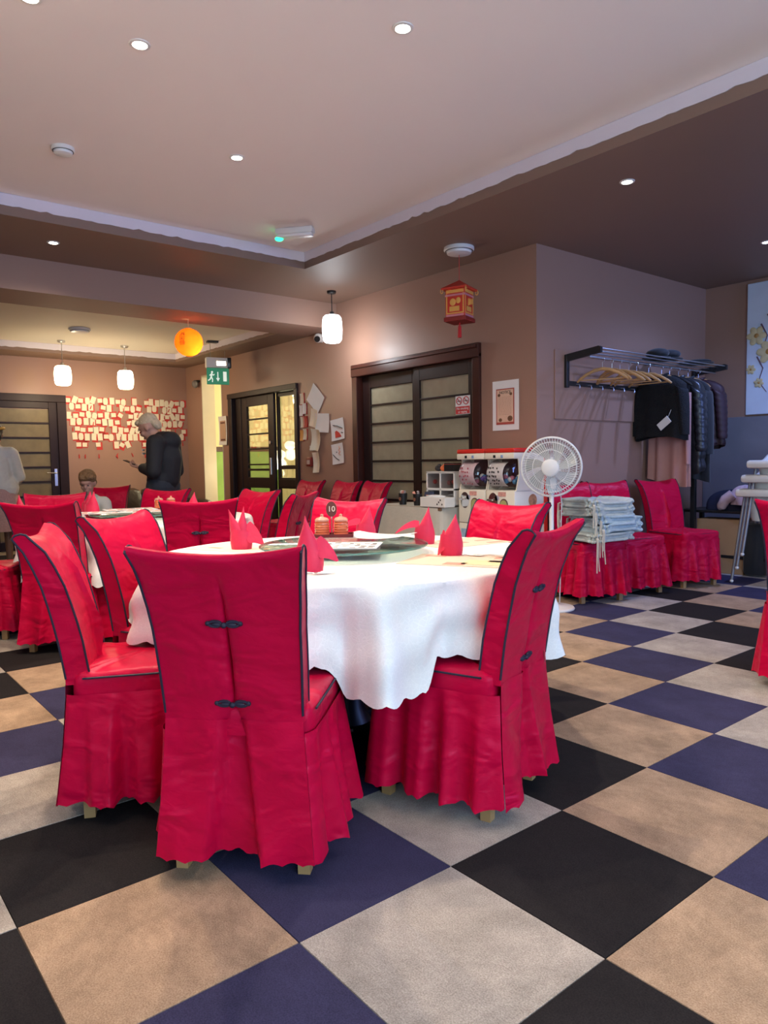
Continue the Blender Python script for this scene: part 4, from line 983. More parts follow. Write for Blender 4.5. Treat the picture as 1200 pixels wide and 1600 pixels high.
obj('plate',MB().bbox(-.095,.095,-.008,-.004,-.085,.085,.001),PAPER,t); obj('red_panel',MB().box(-.09,.09,-.0105,-.008,-.08,-.012),M('sign_red',(.55,.03,.03)),t)
for x in (-.045,.045):
    obj('prohibition_ring',MB().tube([(x+.034*cos(a*pi/12),-.0095,.04+.034*sin(a*pi/12)) for a in range(24)],.004,6,True).tube([(x-.022,-.0095,.062),(x+.022,-.0095,.018)],.0035,6),M('sign_red',(.55,.03,.03)),t)
    obj('cigarette',MB().box(x-.022,x+.022,-.0098,-.0085,.034,.041),INK,t)
text('lettering','No smoking',.031,PAPER,t,(0,-.0112,-.032),RYZ); text('lettering','or vaping',.031,PAPER,t,(0,-.0112,-.062),RYZ)
t=wall_sheet('blank white sheet turned on its corner, topmost of the wall papers',-5.95,-5.66,1.76,2.00,radians(40)); 
t=wall_sheet('plain white square sheet in the middle of the wall papers',-5.82,-5.54,1.48,1.70,radians(4))
t=wall_sheet('child drawing with a red patch beside the sliding door',-5.50,-5.25,1.38,1.62,radians(-6)); 
obj('red_patch',MB().prism([(-.05,-.09),(.07,-.09),(.03,-.04),(-.02,-.01),(-.05,-.02)],-.010,-.0085),REDP,t); obj('stroke',MB().tube([(-.08,-.01,.06),(0,-.01,.04),(.1,-.012,-.0)],.004,5),INK,t); obj('stroke',MB().tube([(.07,-.01,-.04),(.1,-.012,-.05)],.004,5),INK,t)
t=wall_sheet('child drawing with a long dark stroke, lowest right of the wall papers',-5.49,-5.27,1.11,1.34,radians(-6))
obj('stroke',MB().tube([(-.09,-.01,.0),(-.03,-.008,-.05),(.02,-.008,-.075)],.004,5),INK,t); obj('dot',MB().ell((-.02,-.008,.02),.008,.002,.008),INK,t); obj('orange_scribble',MB().tube([(.03,-.008,.08),(.05,-.008,.06),(.02,-.008,.04),(.05,-.008,.02),(.02,-.008,0),(.05,-.008,-.02)],.004,5),M('orange_ink',(.8,.35,.2)),t)
wall_sheet('pale curled sheet below the plain white square',-5.88,-5.70,1.27,1.52,radians(8),CREAMP,bend=.05)
wall_sheet('narrow blank strip, lowest of the wall papers',-5.87,-5.74,1.01,1.25,radians(-2),CREAMP,bend=.03)
wall_sheet('small pale sheet half under the plain white square',-5.92,-5.78,1.55,1.76,radians(14),CREAMP,bend=.02)
t=wall_sheet('small white card with a mark above the red call point',-5.95,-5.87,1.27,1.33,0); obj('mark',MB().ell((0,-.012,0),.012,.003,.012),INK,t)
t=thing('call_point','dark red fire alarm call point low among the wall papers','alarm',(-5.94,YD,1.14)); obj('box',MB().bbox(-.05,.05,-.045,0,-.055,.055,.006),M('dark_red_plastic',(.20,.02,.015),rough=.35),t,smooth=True); obj('window',MB().box(-.03,.03,-.048,-.044,-.03,.02),M('call_window',(.5,.4,.36)),t)
RW=random.Random(21)
CLB=['cream card topmost of the strip beside the glass door','white card at left in the second row beside the glass door','white card at right in the second row beside the glass door','cream card at left in the third row beside the glass door','dark red card in the third row beside the glass door','orange card lowest of the strip beside the glass door','cream card lowest at right beside the glass door']
for k,(x,z,m_) in enumerate(((-6.10,1.90,CREAMP),(-6.12,1.76,PAPER),(-6.05,1.78,PAPER),(-6.10,1.62,CREAMP),(-6.04,1.62,REDP),(-6.12,1.46,M('orange_card',(.75,.35,.08))),(-6.05,1.47,CREAMP))):
    t=wall_sheet(CLB[k],x-.04,x+.04,z-.065,z+.065,RW.uniform(-.06,.06),m_,name='wish_card',cat='card',group='small cards beside the glass door'); obj('edge',MB().box(-.044,.044,.0005,.002,-.069,.069),REDP,t)
# red wish cards on the back wall
rowsx=[[35,95,145,205,255,315,365,425,480,530,635,750,795,855,903,948,1000,1055,1110],[65,120,175,232,343,397,515,562,615,672,775,825,925,975,1025,1087],[42,97,152,210,262,315,375,435,498,595,645,695,770,845,905,952,1005,1055,1110],[70,125,185,243,295,350,407,467,578,625,675,730,885,925,972,1028,1083],[107,155,222,272,322,440,495,548,605,655,707,760,910,960,1115],[82,135,190,250,305,360,405,475,525,583,632,692,780,1093],[113,167,285,452,503,557,718]]
rowz=[2.065,1.965,1.855,1.755,1.65,1.55,1.435]
def cardmesh(w,h,cut):
    if cut==1: P=[(-w,-h),(w,-h),(w,h),(-w,h)]
    elif cut==2: P=[(-w*.6,-h),(w*.6,-h),(w,-h*.5),(w,h*.5),(w*.6,h),(-w*.6,h),(-w,h*.5),(-w,-h*.5)]
    else: P=[(-w,-h*.6),(w,-h*.6),(w,h*.6),(-w,h*.6)]
    return P
cm=[]
for kd in (1,2,3):
    a=MB().prism(cardmesh(.034,.050,kd),.006,.009,'yz').mesh('card'); a.materials.append(CREAMP)
    b=MB().prism(cardmesh(.041,.056,1),.001,.004,'yz').mesh('backing'); b.materials.append(REDP); cm.append((a,b))
tas=MB().tube([(.005,0,-.05),(.005,0,-.06),(.005,0,-.065),(.005,0,-.115)],[.0015,.002,.007,.009],6).mesh('tassel'); tas.materials.append(REDP)
RC=random.Random(5)
ORD='first second third fourth fifth sixth seventh eighth ninth tenth eleventh twelfth thirteenth fourteenth fifteenth sixteenth seventeenth eighteenth nineteenth'.split()
ROWN=['top row','second row from the top','third row from the top','fourth row from the top','fifth row from the top','sixth row from the top','bottom row']
for ri,xs_ in enumerate(rowsx):
    for ci,zx in enumerate(xs_):
        yy=1.71+(100+zx/6-104)*(3.44-1.71)/183; kd=RC.choice((0,0,0,1,2,2))
        t=thing('wish_card','cream wish card on red backing, '+ORD[ci]+' from left in the '+ROWN[ri],'card',(X0,yy,rowz[ri]+RC.uniform(-.012,.012)),0,'wish cards on the back wall'); 
        rr=RC.gauss(0,.05) if RC.random()<.85 else RC.uniform(-.5,.5)
        t.rotation_euler=(rr,0,0)
        o=obj('card',cm[kd][0],None,t); o2=obj('backing',cm[kd][1],None,t); o2.location=(0,RC.uniform(-.012,.02),RC.uniform(-.02,.012))
        if RC.random()<.35 or ri==6: o3=obj('tassel',tas,None,t); o3.location=(0,0,-.02 if ri<6 else -.08)
# ================================================================== COAT RACK AND COATS
t=thing('coat_rack','black wall coat rack with steel rails on the coat wall','coat rack',(XC+.014,0,0))
SIL=M('rail_silver',(.55,.55,.58),rough=.3,metal=1)
for yy in (3.87,6.02):
    obj('end_bracket',MB().bbox(0,.03,yy-.02,yy+.02,1.74,2.02,.005).prism([(0,1.96),(.36,2.0),(.36,2.045),(.34,2.055),(0,2.02)],yy-.015,yy+.015,'xz'),BLKM,t)
for k,(x,z) in enumerate(((.10,2.015),(.18,2.022),(.26,2.03),(.345,2.035))): obj('shelf_rail',MB().tube([(x,3.87,z),(x,6.02,z)],.006,8),SIL,t,smooth=True)
obj('hanging_rail',MB().tube([(.24,3.87,1.975),(.24,6.02,1.975)],.009,10),SIL,t,smooth=True)
obj('hook_rail',MB().bbox(0,.018,3.89,6.0,1.76,1.80,.003),BLKM,t)
for k in range(12): obj('hook',MB().tube([(.018,4.0+.17*k,1.775),(.05,4.0+.17*k,1.77),(.055,4.0+.17*k,1.75),(.05,4.0+.17*k,1.735)],.005,6),SIL,t,smooth=True)
HX=XC+.254
def hanger(y,label,rot=0,m=WOOD,bar=True,group='wooden coat hangers on the rack'):
    t=thing('coat_hanger',label,'hanger',(HX,y,1.975),rot,group)     # shoulders run along local x
    obj('hook',MB().tube([(.0,0,-.09),(.0,0,-.03)]+[(.017*sin(a*pi/8)-0.0,0,-.012+.0215*-cos(a*pi/8)) for a in range(2,13)],.0025,6),SIL,t,smooth=True)
    def arm(s):
        pts=[(0,0,-.085),(s*.06,0,-.095),(s*.13,0,-.125),(s*.19,.012,-.165),(s*.215,.02,-.185)]; return MB().tube(pts,[.016,.015,.013,.013,.008],8)
    for s in (-1,1): obj('shoulder',arm(s),m,t,smooth=True)
    if bar: obj('bar',MB().tube([(-.19,.012,-.172),(.19,.012,-.172)],.005,6),m,t,smooth=True)
    return t
hl=[(4.06,.42,'first wooden hanger from the left end of the rack'),(4.20,-.25,'second wooden hanger from the left end of the rack'),(4.32,.2,'third wooden hanger from the left, tilted'),(4.46,-.1,'fourth wooden hanger from the left end of the rack'),(4.58,.15,'fifth wooden hanger from the left end of the rack'),(4.78,.0,'wooden hanger just left of the black jacket')]
for y,r,l in hl: hanger(y,l,r)
hanger(5.0,'hanger inside the black cropped jacket',0,bar=False); hanger(5.30,'hanger of the black puffer coat',.1); hanger(5.48,'hanger of the second dark coat',0); hanger(5.68,'hanger of the maroon quilted jacket',0)
hanger(5.14,'thin dark hanger carrying the pink garment',0,BLKM,False)
def garment(name,label,y,zb,hw_t,hw_b,th,m,sleeve=None,quilt=0,shoulder_z=1.80,fold=.012,seed=0,sl_m=None):
    t=thing(name,label,'jacket' if name!='pink_top' else 'garment',(HX,y,0))
    q=random.Random(seed); ph=[q.uniform(0,6.28) for _ in range(4)]; zt_=1.885
    def f(u,v):
        a=2*pi*u; n=3.0; cx=abs(cos(a))**(2/n)*(1 if cos(a)>=0 else -1); cy=abs(sin(a))**(2/n)*(1 if sin(a)>=0 else -1)
        if v<.12: k=v/.12; w=.055+(hw_t-.055)*k**.8; z=zt_-(zt_-shoulder_z)*k**1.4; d=.03+(th-.03)*k
        else: k=(v-.12)/.88; w=hw_t+(hw_b-hw_t)*k; z=shoulder_z-(shoulder_z-zb)*k; d=th*(1+.1*k)
        puff=quilt*abs(sin(v*pi*8)) if quilt else 0
        rip=fold*v*sin(7*a+ph[0]+1.2*sin(3*a+ph[1]))
        hem=.02*sin(2*a+ph[2])*(v>.97)
        return Vector((cx*(w+puff+rip),cy*(d+puff+rip*1.4),z+hem))
    mb=MB().grid(f,56,40,True); mb.f.append(tuple(range(55,-1,-1))); obj('body',mb,m,t,smooth=60)
    if sleeve:
        for s in (-1,1):
            def sl(u,v,s=s):
                a=2*pi*u; k=v; r=(.075-.025*k)+ (quilt*abs(sin(v*pi*8)) if quilt else 0)
                cx_=s*(hw_t-.045+.055*k**.6); cz=shoulder_z-.03-(shoulder_z-.03-sleeve)*k
                return Vector((cx_+r*cos(a)*.8,-.02*k+r*sin(a)*1.0,cz+.03*cos(a)*s*-1*(1-k)))
            mb=MB().grid(sl,24,26,True); mb.f.append(tuple(range(23,-1,-1))); mb.f.append(tuple(25*24+i for i in range(24)))
            obj('sleeve',mb,sl_m or m,t,smooth=60)
    obj('collar',MB().tube([(.06*cos(a*pi/10),.035*sin(a*pi/10),1.885+.01*cos(a*pi/5)) for a in range(20)],.014,8,True),m,t,smooth=True)
    return t
FUZ=M('black_fleece',(.006,.006,.007),rough=.95,var=.3,vscale=30,bump=.6,bscale=120)
PUF=M('black_puffer_nylon',(.02,.02,.023),rough=.32,var=.2,vscale=12,bump=.2,bscale=25)
MAR=M('maroon_quilted',(.030,.008,.012),rough=.6,var=.3,vscale=12)
PNK=M('dusty_pink_jersey',(.46,.235,.205),rough=.85,var=.08,vscale=10)
j=garment('black_jacket','black cropped fleece jacket with a white tag on the rack',5.0,1.30,.235,.25,.075,FUZ,1.33,fold=.01,seed=1)
R=Matrix.Translation((.09,-.105,1.44))@Matrix.Rotation(radians(-38),4,'Y'); obj('swing_tag',MB().bbox(-.065,.065,-.003,.003,-.035,.035,.001,R),PAPER,j); obj('tag_string',MB().tube([(.13,-.10,1.50),(.15,-.09,1.56)],.002,5),OFFW,j)
def pk(u,v):
    a=2*pi*u; n=2.6; cx=abs(cos(a))**(2/n)*(1 if cos(a)>=0 else -1); cy=abs(sin(a))**(2/n)*(1 if sin(a)>=0 else -1)
    r=.016*v*sin(9*a+.6*sin(4*a)); z=1.86-(.95+.09*max(0,cos(a))-.03*cos(2*a))*v
    return Vector((cx*(.08+.125*min(1,v*6)+r),cy*(.02+.02*v+r*1.3),z))
t=thing('pink_top','dusty pink long garment hanging below the black jacket','garment',(HX,5.14,0)); obj('body',MB().grid(pk,80,22,True),PNK,t,smooth=60)
def psl(u,v): a=2*pi*u; r=.045-.012*v; return Vector((.20+.012*v+r*cos(a)*.6,-.03+r*sin(a),1.72-.66*v))
obj('sleeve',MB().grid(psl,18,14,True),PNK,t,smooth=60)
garment('puffer_coat','black puffer coat with broad quilted bands on the rack',5.30,.98,.24,.25,.06,PUF,1.18,quilt=.014,seed=2)
garment('dark_coat','plain dark coat between the puffer and the maroon jacket',5.48,.90,.22,.23,.04,BLACK,1.15,seed=5)
garment('quilted_jacket','maroon quilted jacket at the right end of the rack',5.68,1.22,.25,.26,.06,MAR,1.30,quilt=.007,seed=3)
for k,(y,l,sx) in enumerate(((4.95,'black cap lying on the coat rack shelf, left of the pair',.11),(5.12,'black beret lying on the coat rack shelf, right of the pair',.13),(5.66,'flat black hat at the far end of the rack shelf',.15))):
    t=thing('hat',l,'hat',(XC+.24,y,2.043)); obj('crown',MB().ell((0,0,.045 if k<2 else .02),sx,.09,.05 if k<2 else .024,18,10),BLACK,t,smooth=True); obj('brim',MB().lathe([(.001,0),(sx*1.15,0),(sx*1.15,.006),(.001,.01)],24,(0,-.02,0)),BLACK,t,smooth=True)

# flower picture
t=thing('flower_picture','large white canvas picture of golden blossoms at right','picture',(0,Y1,0))
CANV=M('pale_blue_canvas',(.62,.68,.76),rough=.5,var=.18,vscale=3,detail=6)
obj('canvas',MB().bbox(-2.08,-.9,-.04,-.002,1.545,2.86,.006),CANV,t)
BR=M('branch_brown',(.16,.08,.10),rough=.7,var=.4); GF=M('gold_petal',(.62,.50,.26),rough=.4,var=.3,vscale=20)
q=random.Random(8)
for k in range(7):
    x=-2.05+q.random()*.9; z=1.95+q.random()*.7
    obj('branch',MB().tube([(x,-.043,z),(x+.06,-.043,z-.12),(x+.02,-.043,z-.25),(x+.1,-.043,z-.36)],[.008,.006,.005,.003],6),BR,t)
for k,(x,z,r) in enumerate(((-1.98,2.33,.10),(-1.86,2.16,.12),(-2.03,2.0,.05),(-1.72,2.36,.11),(-1.6,2.1,.1),(-1.95,1.86,.05),(-1.45,2.3,.1),(-1.3,2.0,.09))):
    fl=obj('blossom',MB().ell((x,-.046,z),r*.25,.012,r*.25),M('gold_center',(.45,.22,.05)),t)
    for i in range(6):
        a=i*pi/3+k; obj('petal',MB().ell((x+r*.55*cos(a),-.044-.001*i,z+r*.55*sin(a)),r*.46,.006,r*.34,10,6,Matrix.Rotation(-a,4,'Y')),GF,fl)

# ================================================================== CUSHION STACK
CUS=M('pale_tufted_cotton',(.50,.55,.52),rough=.85,var=.16,vscale=22,bump=.5,bscale=45); CUSB=M('pale_blue_cotton',(.42,.53,.58),rough=.85,var=.14,vscale=22,bump=.5,bscale=45); TIE=M('cream_tie',(.68,.63,.52),rough=.85)
def cushion(x,y,z,rot,m,label,h=.069,sag=0,seed=0):
    t=thing('seat_cushion',label,'cushion',(x,y,z),rot,'tufted seat cushions in the stack'); q=random.Random(seed); L=.215
    def f(u,v):
        a=2*pi*u; n=7; cx=abs(cos(a))**(2/n)*(1 if cos(a)>=0 else -1); cy=abs(sin(a))**(2/n)*(1 if sin(a)>=0 else -1)
        P=[(.001,.004),(.5,.0),(.90,.001),(.985,.004),(1.0,.013),(.975,.022),(.945,.027),(.965,h*.5),(.945,h-.027),(.975,h-.022),(1.0,h-.013),(.985,h-.004),(.90,h-.002),(.5,h+.008),(.001,h+.004)]
        i=int(round(v*14)); k,z_=P[i]; cyc=sin(44*pi*u+(1.3 if i>7 else 0)); m_=abs(sin(16*pi*u))
        if i in (3,4,5,9,10,11): d=.0055*cyc
        elif i in (6,7,8): d=.016*(m_**.6)-.012
        else: d=0
        lump=.006*sin(3*a+seed)*sin(5*a+2*seed)+.004*sin(7*a+seed)
        rr=k*L+d*(k>.8); return Vector((cx*rr,cy*rr,z_+lump*(k>.3)+.008*sin(2*a+seed)))
    obj('pad',MB().grid(f,192,15,True),m,t,smooth=70)
    for (cxs,cys) in ((1,-1),(-1,-1)):
        for d_ in (0,.012):
            l=q.uniform(.12,.26); x0=cxs*(L+.006); y0=cys*(L-.02)+d_
            obj('tie',MB().tube([(x0-.01*cxs,y0,h*.5),(x0+.006*cxs,y0-.008,h*.4),(x0+.008*cxs,y0-.012,h*.2-l*.5),(x0+.006*cxs,y0-.010+d_,h*.2-l)],.0042,6),TIE,t,smooth=True)
    return t
sx,sy=-1.97,3.56; zz=.492
for k,(dx,dy,r,m_,lb,sg) in enumerate(((.0,-.02,.35,CUS,'sagging pale cushion at the bottom of the stack',.0),(.03,.05,.28,CUSB,'pale blue cushion second from the bottom of the stack',0),(.02,.06,.22,CUSB,'pale blue cushion in the middle of the stack',0),(-.01,0,.30,CUS,'grey cushion second from the top of the stack',0),(-.01,-.01,.27,CUS,'grey cushion on top of the stack',0))):
    cushion(sx+dx,sy+dy,zz+.063*k,r-pi/4+radians(12),m_,lb,seed=k)

# ================================================================== HIGH CHAIR STACK, BENCH AND CLOTHES
HCW=M('high_chair_white',(.74,.72,.66),rough=.35)
def high_chair(x,y,z,label):
    t=thing('high_chair',label,'high chair',(x,y,z),radians(8),'stacked white high chairs')
    L_=.27; T_=.19; H_=.82
    for sx_ in (-1,1):
        for sy_ in (-1,1):
            lg=obj('leg',MB().tube([(sx_*L_,sy_*L_,.02),(sx_*T_,sy_*T_,H_)],.0125,10),M('grey_tube',(.30,.30,.31),rough=.45,metal=.6),t,smooth=True); obj('foot_cap',MB().ell((sx_*L_,sy_*L_,.016),.017,.017,.016),WHITE,lg,smooth=True)
    def shell(u,v):
        a=2*pi*u; n=5; cx=abs(cos(a))**(2/n)*(1 if cos(a)>=0 else -1); cy=abs(sin(a))**(2/n)*(1 if sin(a)>=0 else -1)
        P=[(.16,.55),(.17,.58),(.19,.74),(.20,.80),(.222,.80),(.228,.815),(.222,.83),(.195,.83),(.185,.815),(.165,.60),(.15,.575)]
        r,z_=P[int(round(v*10))]; up=.10*max(0,sin(a))*(1 if 2<round(v*10)<9 else 0)
        return Vector((cx*r,cy*r,z_+up))
    mb=MB().grid(shell,40,11,True); mb.f.append(tuple(range(39,-1,-1))); mb.f.append(tuple(10*40+i for i in range(40)))
    obj('seat_shell',mb,HCW,t,smooth=60)
    obj('front_post',MB().bbox(-.02,.02,-.20,-.16,.58,.80,.006),HCW,t,smooth=True)
    obj('tray_rim',MB().bbox(-.24,.24,-.33,-.17,.77,.84,.025),HCW,t,smooth=True)
for k,lb in enumerate(('lowest white high chair of the stack by the right edge','middle white high chair of the stack by the right edge','topmost white high chair of the stack by the right edge')): high_chair(-1.42+.05*k,5.42-.01*k,.125*k,lb)
t=thing('black_bench','low black metal bench heaped with clothes beside the coat wall','bench',(-1.98,5.78,0))
obj('bench_top',MB().bbox(-.42,.55,-.22,.22,.58,.605,.004),BLKM,t)
for sx_ in (-.40,.52):
    for sy_ in (-.2,.2): obj('leg',MB().bbox(sx_-.02,sx_+.02,sy_-.02,sy_+.02,0,.58,.003),BLKM,t)
obj('lower_rail',MB().bbox(-.40,.52,-.21,-.19,.15,.18,.003),BLKM,t)
t=thing('metal_post','upright black post of a garment stand below the coats','post',(-2.22,5.50,0)); obj('upright',MB().bbox(-.022,.022,-.022,.022,.02,1.15,.003),BLKM,t); obj('foot_plate',MB().bbox(-.12,.12,-.04,.04,0,.02,.003),BLKM,t)
def heap(x,y,z,sx_,sy_,h,m,label,seed,name='folded_clothes'):
    q=random.Random(seed); ph=[q.uniform(0,6) for _ in range(4)]
    def f(u,v):
        a=2*pi*u; k=v; r=(1-k**2.2)**.5 if k<1 else 0
        w=1+.12*sin(3*a+ph[0])+.07*sin(7*a+ph[1]+4*k)
        return Vector((cos(a)*sx_*w*max(r,.001),sin(a)*sy_*w*max(r,.001),h*k*(1+.18*sin(4*a+ph[2])*(1-k))+.012*sin(9*a+6*k+ph[3])*(k*(1-k)*4)))
    t=thing(name,label,'clothes',(x,y,z)); mb=MB().grid(f,48,14,True); mb.f.append(tuple(range(47,-1,-1))); obj('folds',mb,m,t,smooth=70); return t
NAVY=M('navy_cloth',(.012,.014,.04),rough=.9,var=.3); PINKW=M('pale_pink_cloth',(.62,.47,.52),rough=.85,var=.25,vscale=10)
heap(-1.95,5.80,.607,.30,.17,.20,NAVY,'navy clothes heaped on the black bench',1)
t=heap(-1.80,5.68,.665,.15,.10,.19,PINKW,'pale pink shirt thrown over the navy clothes',2); obj('hanging_sleeve',MB().tube([(-.08,-.08,.10),(-.14,-.10,.05),(-.18,-.10,-.02),(-.2,-.09,-.03)],[.05,.05,.045,.03],10),PINKW,t,smooth=True)
CARD=M('brown_cardboard',(.38,.22,.11),rough=.8,var=.12,vscale=6)
t=thing('cardboard_box','brown cardboard box under the black bench','box',(-1.98,5.70,0),radians(6))
obj('body',MB().bbox(-.24,.20,-.13,.16,.0,.52,.004),CARD,t); obj('flap',MB().box(-.24,.20,-.004,.0,0,.14,Matrix.Translation((0,-.13,.52))@Matrix.Rotation(radians(-150),4,'X')),CARD,t)
t=thing('black_bag','black shoulder bag beside the cardboard box','bag',(-1.66,5.62,0),radians(10)); 
obj('body',MB().bbox(-.11,.11,-.07,.09,0,.50,.05),BLACK,t,smooth=True); obj('strap',MB().tube([(-.09,0,.47),(-.06,0,.54),(.06,0,.54),(.09,0,.47)],.010,8),M('brown_leather',(.12,.05,.03),rough=.5),t,smooth=True)
t=thing('paper_bag','crumpled brown paper bag behind the high chairs','bag',(-1.30,5.98,0)); obj('body',MB().bbox(-.14,.14,-.09,.09,0,.42,.02),CARD,t); obj('fold',MB().bbox(-.142,.142,-.092,.092,.38,.40,.004),CARD,t)

# ================================================================== LEATHER SOFA
LEA=M('dark_brown_leather',(.042,.028,.020),rough=.3,var=.35,vscale=8,bump=.25,bscale=22)
t=thing('leather_sofa','dark brown leather sofa against the card-covered wall','sofa',(X0+.06,2.65,0))
obj('base',MB().bbox(.02,.85,-.85,.78,.08,.30,.04),LEA,t,smooth=True)
for k in range(2):
    y0=-.66+.64*k; obj('seat_cushion',MB().bbox(.20,.88,y0,y0+.63,.28,.46,.06),LEA,t,smooth=True)
    obj('back_cushion',MB().bbox(.04,.32,y0,y0+.63,.40,.80,.10),LEA,t,smooth=True)
for y0 in (-.86,.62): obj('armrest',MB().bbox(.02,.86,y0,y0+.2,.08,.62,.085),LEA,t,smooth=True)
obj('bolster',MB().ell((.42,-.62,.62),.14,.22,.20,20,14),LEA,t,smooth=True)
for a in (.08,.78):
    for y0 in (-.78,.7): obj('foot',MB().bbox(a-.03,a+.03,y0-.03,y0+.03,0,.08,.005),DARKW,t)

# ================================================================== DOOR GLASS REFLECTIONS BUILT AS LAMPS, SIDE ROOM CURTAIN
def globe(x,y,z,r,m,label,power,kind=0):  # pendant reflections in the door glass, modelled as glowing lamp shapes
    t=thing('lamp_reflection',label,'lamp',(x,y,z),0,'lamp reflections behind the door glass')
    if kind==0: obj('shade',MB().ell((0,0,0),r,r,r*.8,24,14),m,t,smooth=True)
    else: obj('shade',MB().lathe([(.001,-r),(r*.92,-r),(r,-r*.8),(r,r*.8),(r*.92,r),(.001,r)],24),m,t,smooth=True)
    obj('cord',MB().tube([(0,0,r*.7),(0,0,2.8-z)],.004,6),METAL,t); obj('cap',MB().lathe([(.001,r*.95),(.03,r*.9),(.035,r*.7),(.001,r*.7)],14),METAL,t,smooth=True)
    point_light('reflection_bulb_'+str(len(bpy.data.lights)),(x,y,z-r-.06),power,(1,.85,.55),r)
GL=M('reflected_globe_glow',(.9,.85,.65),emit=1.6,ecol=(1,.9,.62)); GL2=M('reflected_drum_glow',(.95,.9,.75),emit=9,ecol=(1,.93,.75))
globe(-8.2,4.61,1.40,.085,GL,'pale globe standing in for a lamp reflection in the glass door, rightmost',12); globe(-8.2,4.43,1.26,.085,GL,'yellowish globe standing in for a lamp reflection in the glass door, middle',12); globe(-7.9,4.21,1.12,.08,GL2,'bright drum standing in for a lamp reflection in the glass door, lowest',20,1)
CUR=M('cream_curtain',(.72,.66,.42),rough=.75,var=.06)
t=thing('cream_curtain','pleated cream curtain in the side room','curtain',(-9.50,5.22,0),pi/2)
obj('drape',sheet(lambda u,v:Vector((u*1.5,.03*sin(u*75),.05+2.55*v)),140,4,.003),CUR,t,smooth=60); obj('rail',MB().tube([(-.05,0,2.62),(1.55,0,2.62)],.012,8),METAL,t)

# ================================================================== PEOPLE
SKIN=M('skin',(.52,.28,.20),rough=.5,var=.06,vscale=10)
def blob(name,caps,ells,m,parent,vox=.01,smooth_it=6):
    mb=MB()
    for (a,b,ra,rb) in caps:
        a=Vector(a);b=Vector(b); n=max(2,int((b-a).length/.03)+1)
        pts=[a+(b-a)*i/n for i in range(n+1)]; rs=[ra+(rb-ra)*i/n for i in range(n+1)]
        mb.tube(pts,rs,12); mb.ell(a,ra,ra,ra,12,8); mb.ell(b,rb,rb,rb,12,8)
    for e in ells:
        c_,r_=e[0],e[1]; mt=e[2] if len(e)>2 else None
        mb.ell(c_,r_[0],r_[1],r_[2],16,10,mt)
    me=mb.mesh('tmpb'); o=bpy.data.objects.new('tmpb',me); C.objects.link(o)
    md=o.modifiers.new('r','REMESH'); md.mode='VOXEL'; md.voxel_size=vox; md.use_smooth_shade=True
    ms=o.modifiers.new('s','SMOOTH'); ms.factor=.5; ms.iterations=smooth_it
    dg=bpy.context.evaluated_depsgraph_get(); m2=bpy.data.meshes.new_from_object(o.evaluated_get(dg)); bpy.data.objects.remove(o); bpy.data.meshes.remove(me)
    m2.name=name; m2.materials.clear(); m2.materials.append(m); m2.polygons.foreach_set('use_smooth',[True]*len(m2.polygons))
    return obj(name,m2,None,parent)
def head_parts(c,pitch,s=1.0,turn=0):
    """ellipsoids of a head around centre c (face towards +y), pitched forward"""
    R=Matrix.Rotation(turn,4,'Z')@Matrix.Rotation(-pitch,4,'X'); c=Vector(c)
    P=lambda x,y,z: c+(R@Vector((x*s,y*s,z*s)))
    E=[(P(0,-.01,.025),(.076*s,.094*s,.092*s),R),(P(0,.022,-.045),(.058*s,.066*s,.072*s),R),(P(0,.055,-.085),(.032*s,.028*s,.024*s),R),(P(0,.094,-.015),(.011*s,.018*s,.024*s),R),(P(0,.075,.03),(.05*s,.02*s,.014*s),R),
       (P(.076,-.008,-.015),(.010*s,.02*s,.032*s),R),(P(-.076,-.008,-.015),(.010*s,.02*s,.032*s),R),(P(.036,.062,-.03),(.022*s,.02*s,.022*s),R),(P(-.036,.062,-.03),(.022*s,.02*s,.022*s),R),(P(0,.084,-.062),(.022*s,.012*s,.008*s),R)]
    return E,P,R
def hand(caps,ells,w,d,up,side,s=1.0,curl=.9):
    """palm from wrist w along d; fingers curl towards up; thumb on 'side'"""
    w=Vector(w);d=Vector(d).normalized();up=Vector(up);up=(up-d*up.dot(d)).normalized();sd=d.cross(up)*side
    kn=w+d*.085*s
    for k,(off,l) in enumerate(((-.030,.062),(-.010,.078),(.010,.074),(.030,.058))):
        a=kn-sd*off*s; b=a+(d*cos(curl*.5)+up*sin(curl*.5))*l*.5*s; c_=b+(d*cos(curl*1.5)+up*sin(curl*1.5))*l*.5*s
        caps.append((a,b,.0095*s,.0088*s)); caps.append((b,c_,.0088*s,.0075*s)); caps.append((w+d*.03*s-sd*off*.7*s,a,.013*s,.0105*s))
    tb=w+d*.03*s+sd*.034*s; tm=tb+(d*.7+sd*.5+up*.5).normalized()*.035*s; te=tm+(d*.9+up*.5).normalized()*.03*s
    caps.append((w+d*.02*s+sd*.015*s,tb,.014*s,.012*s)); caps.append((tb,tm,.0115*s,.010*s)); caps.append((tm,te,.010*s,.0085*s))
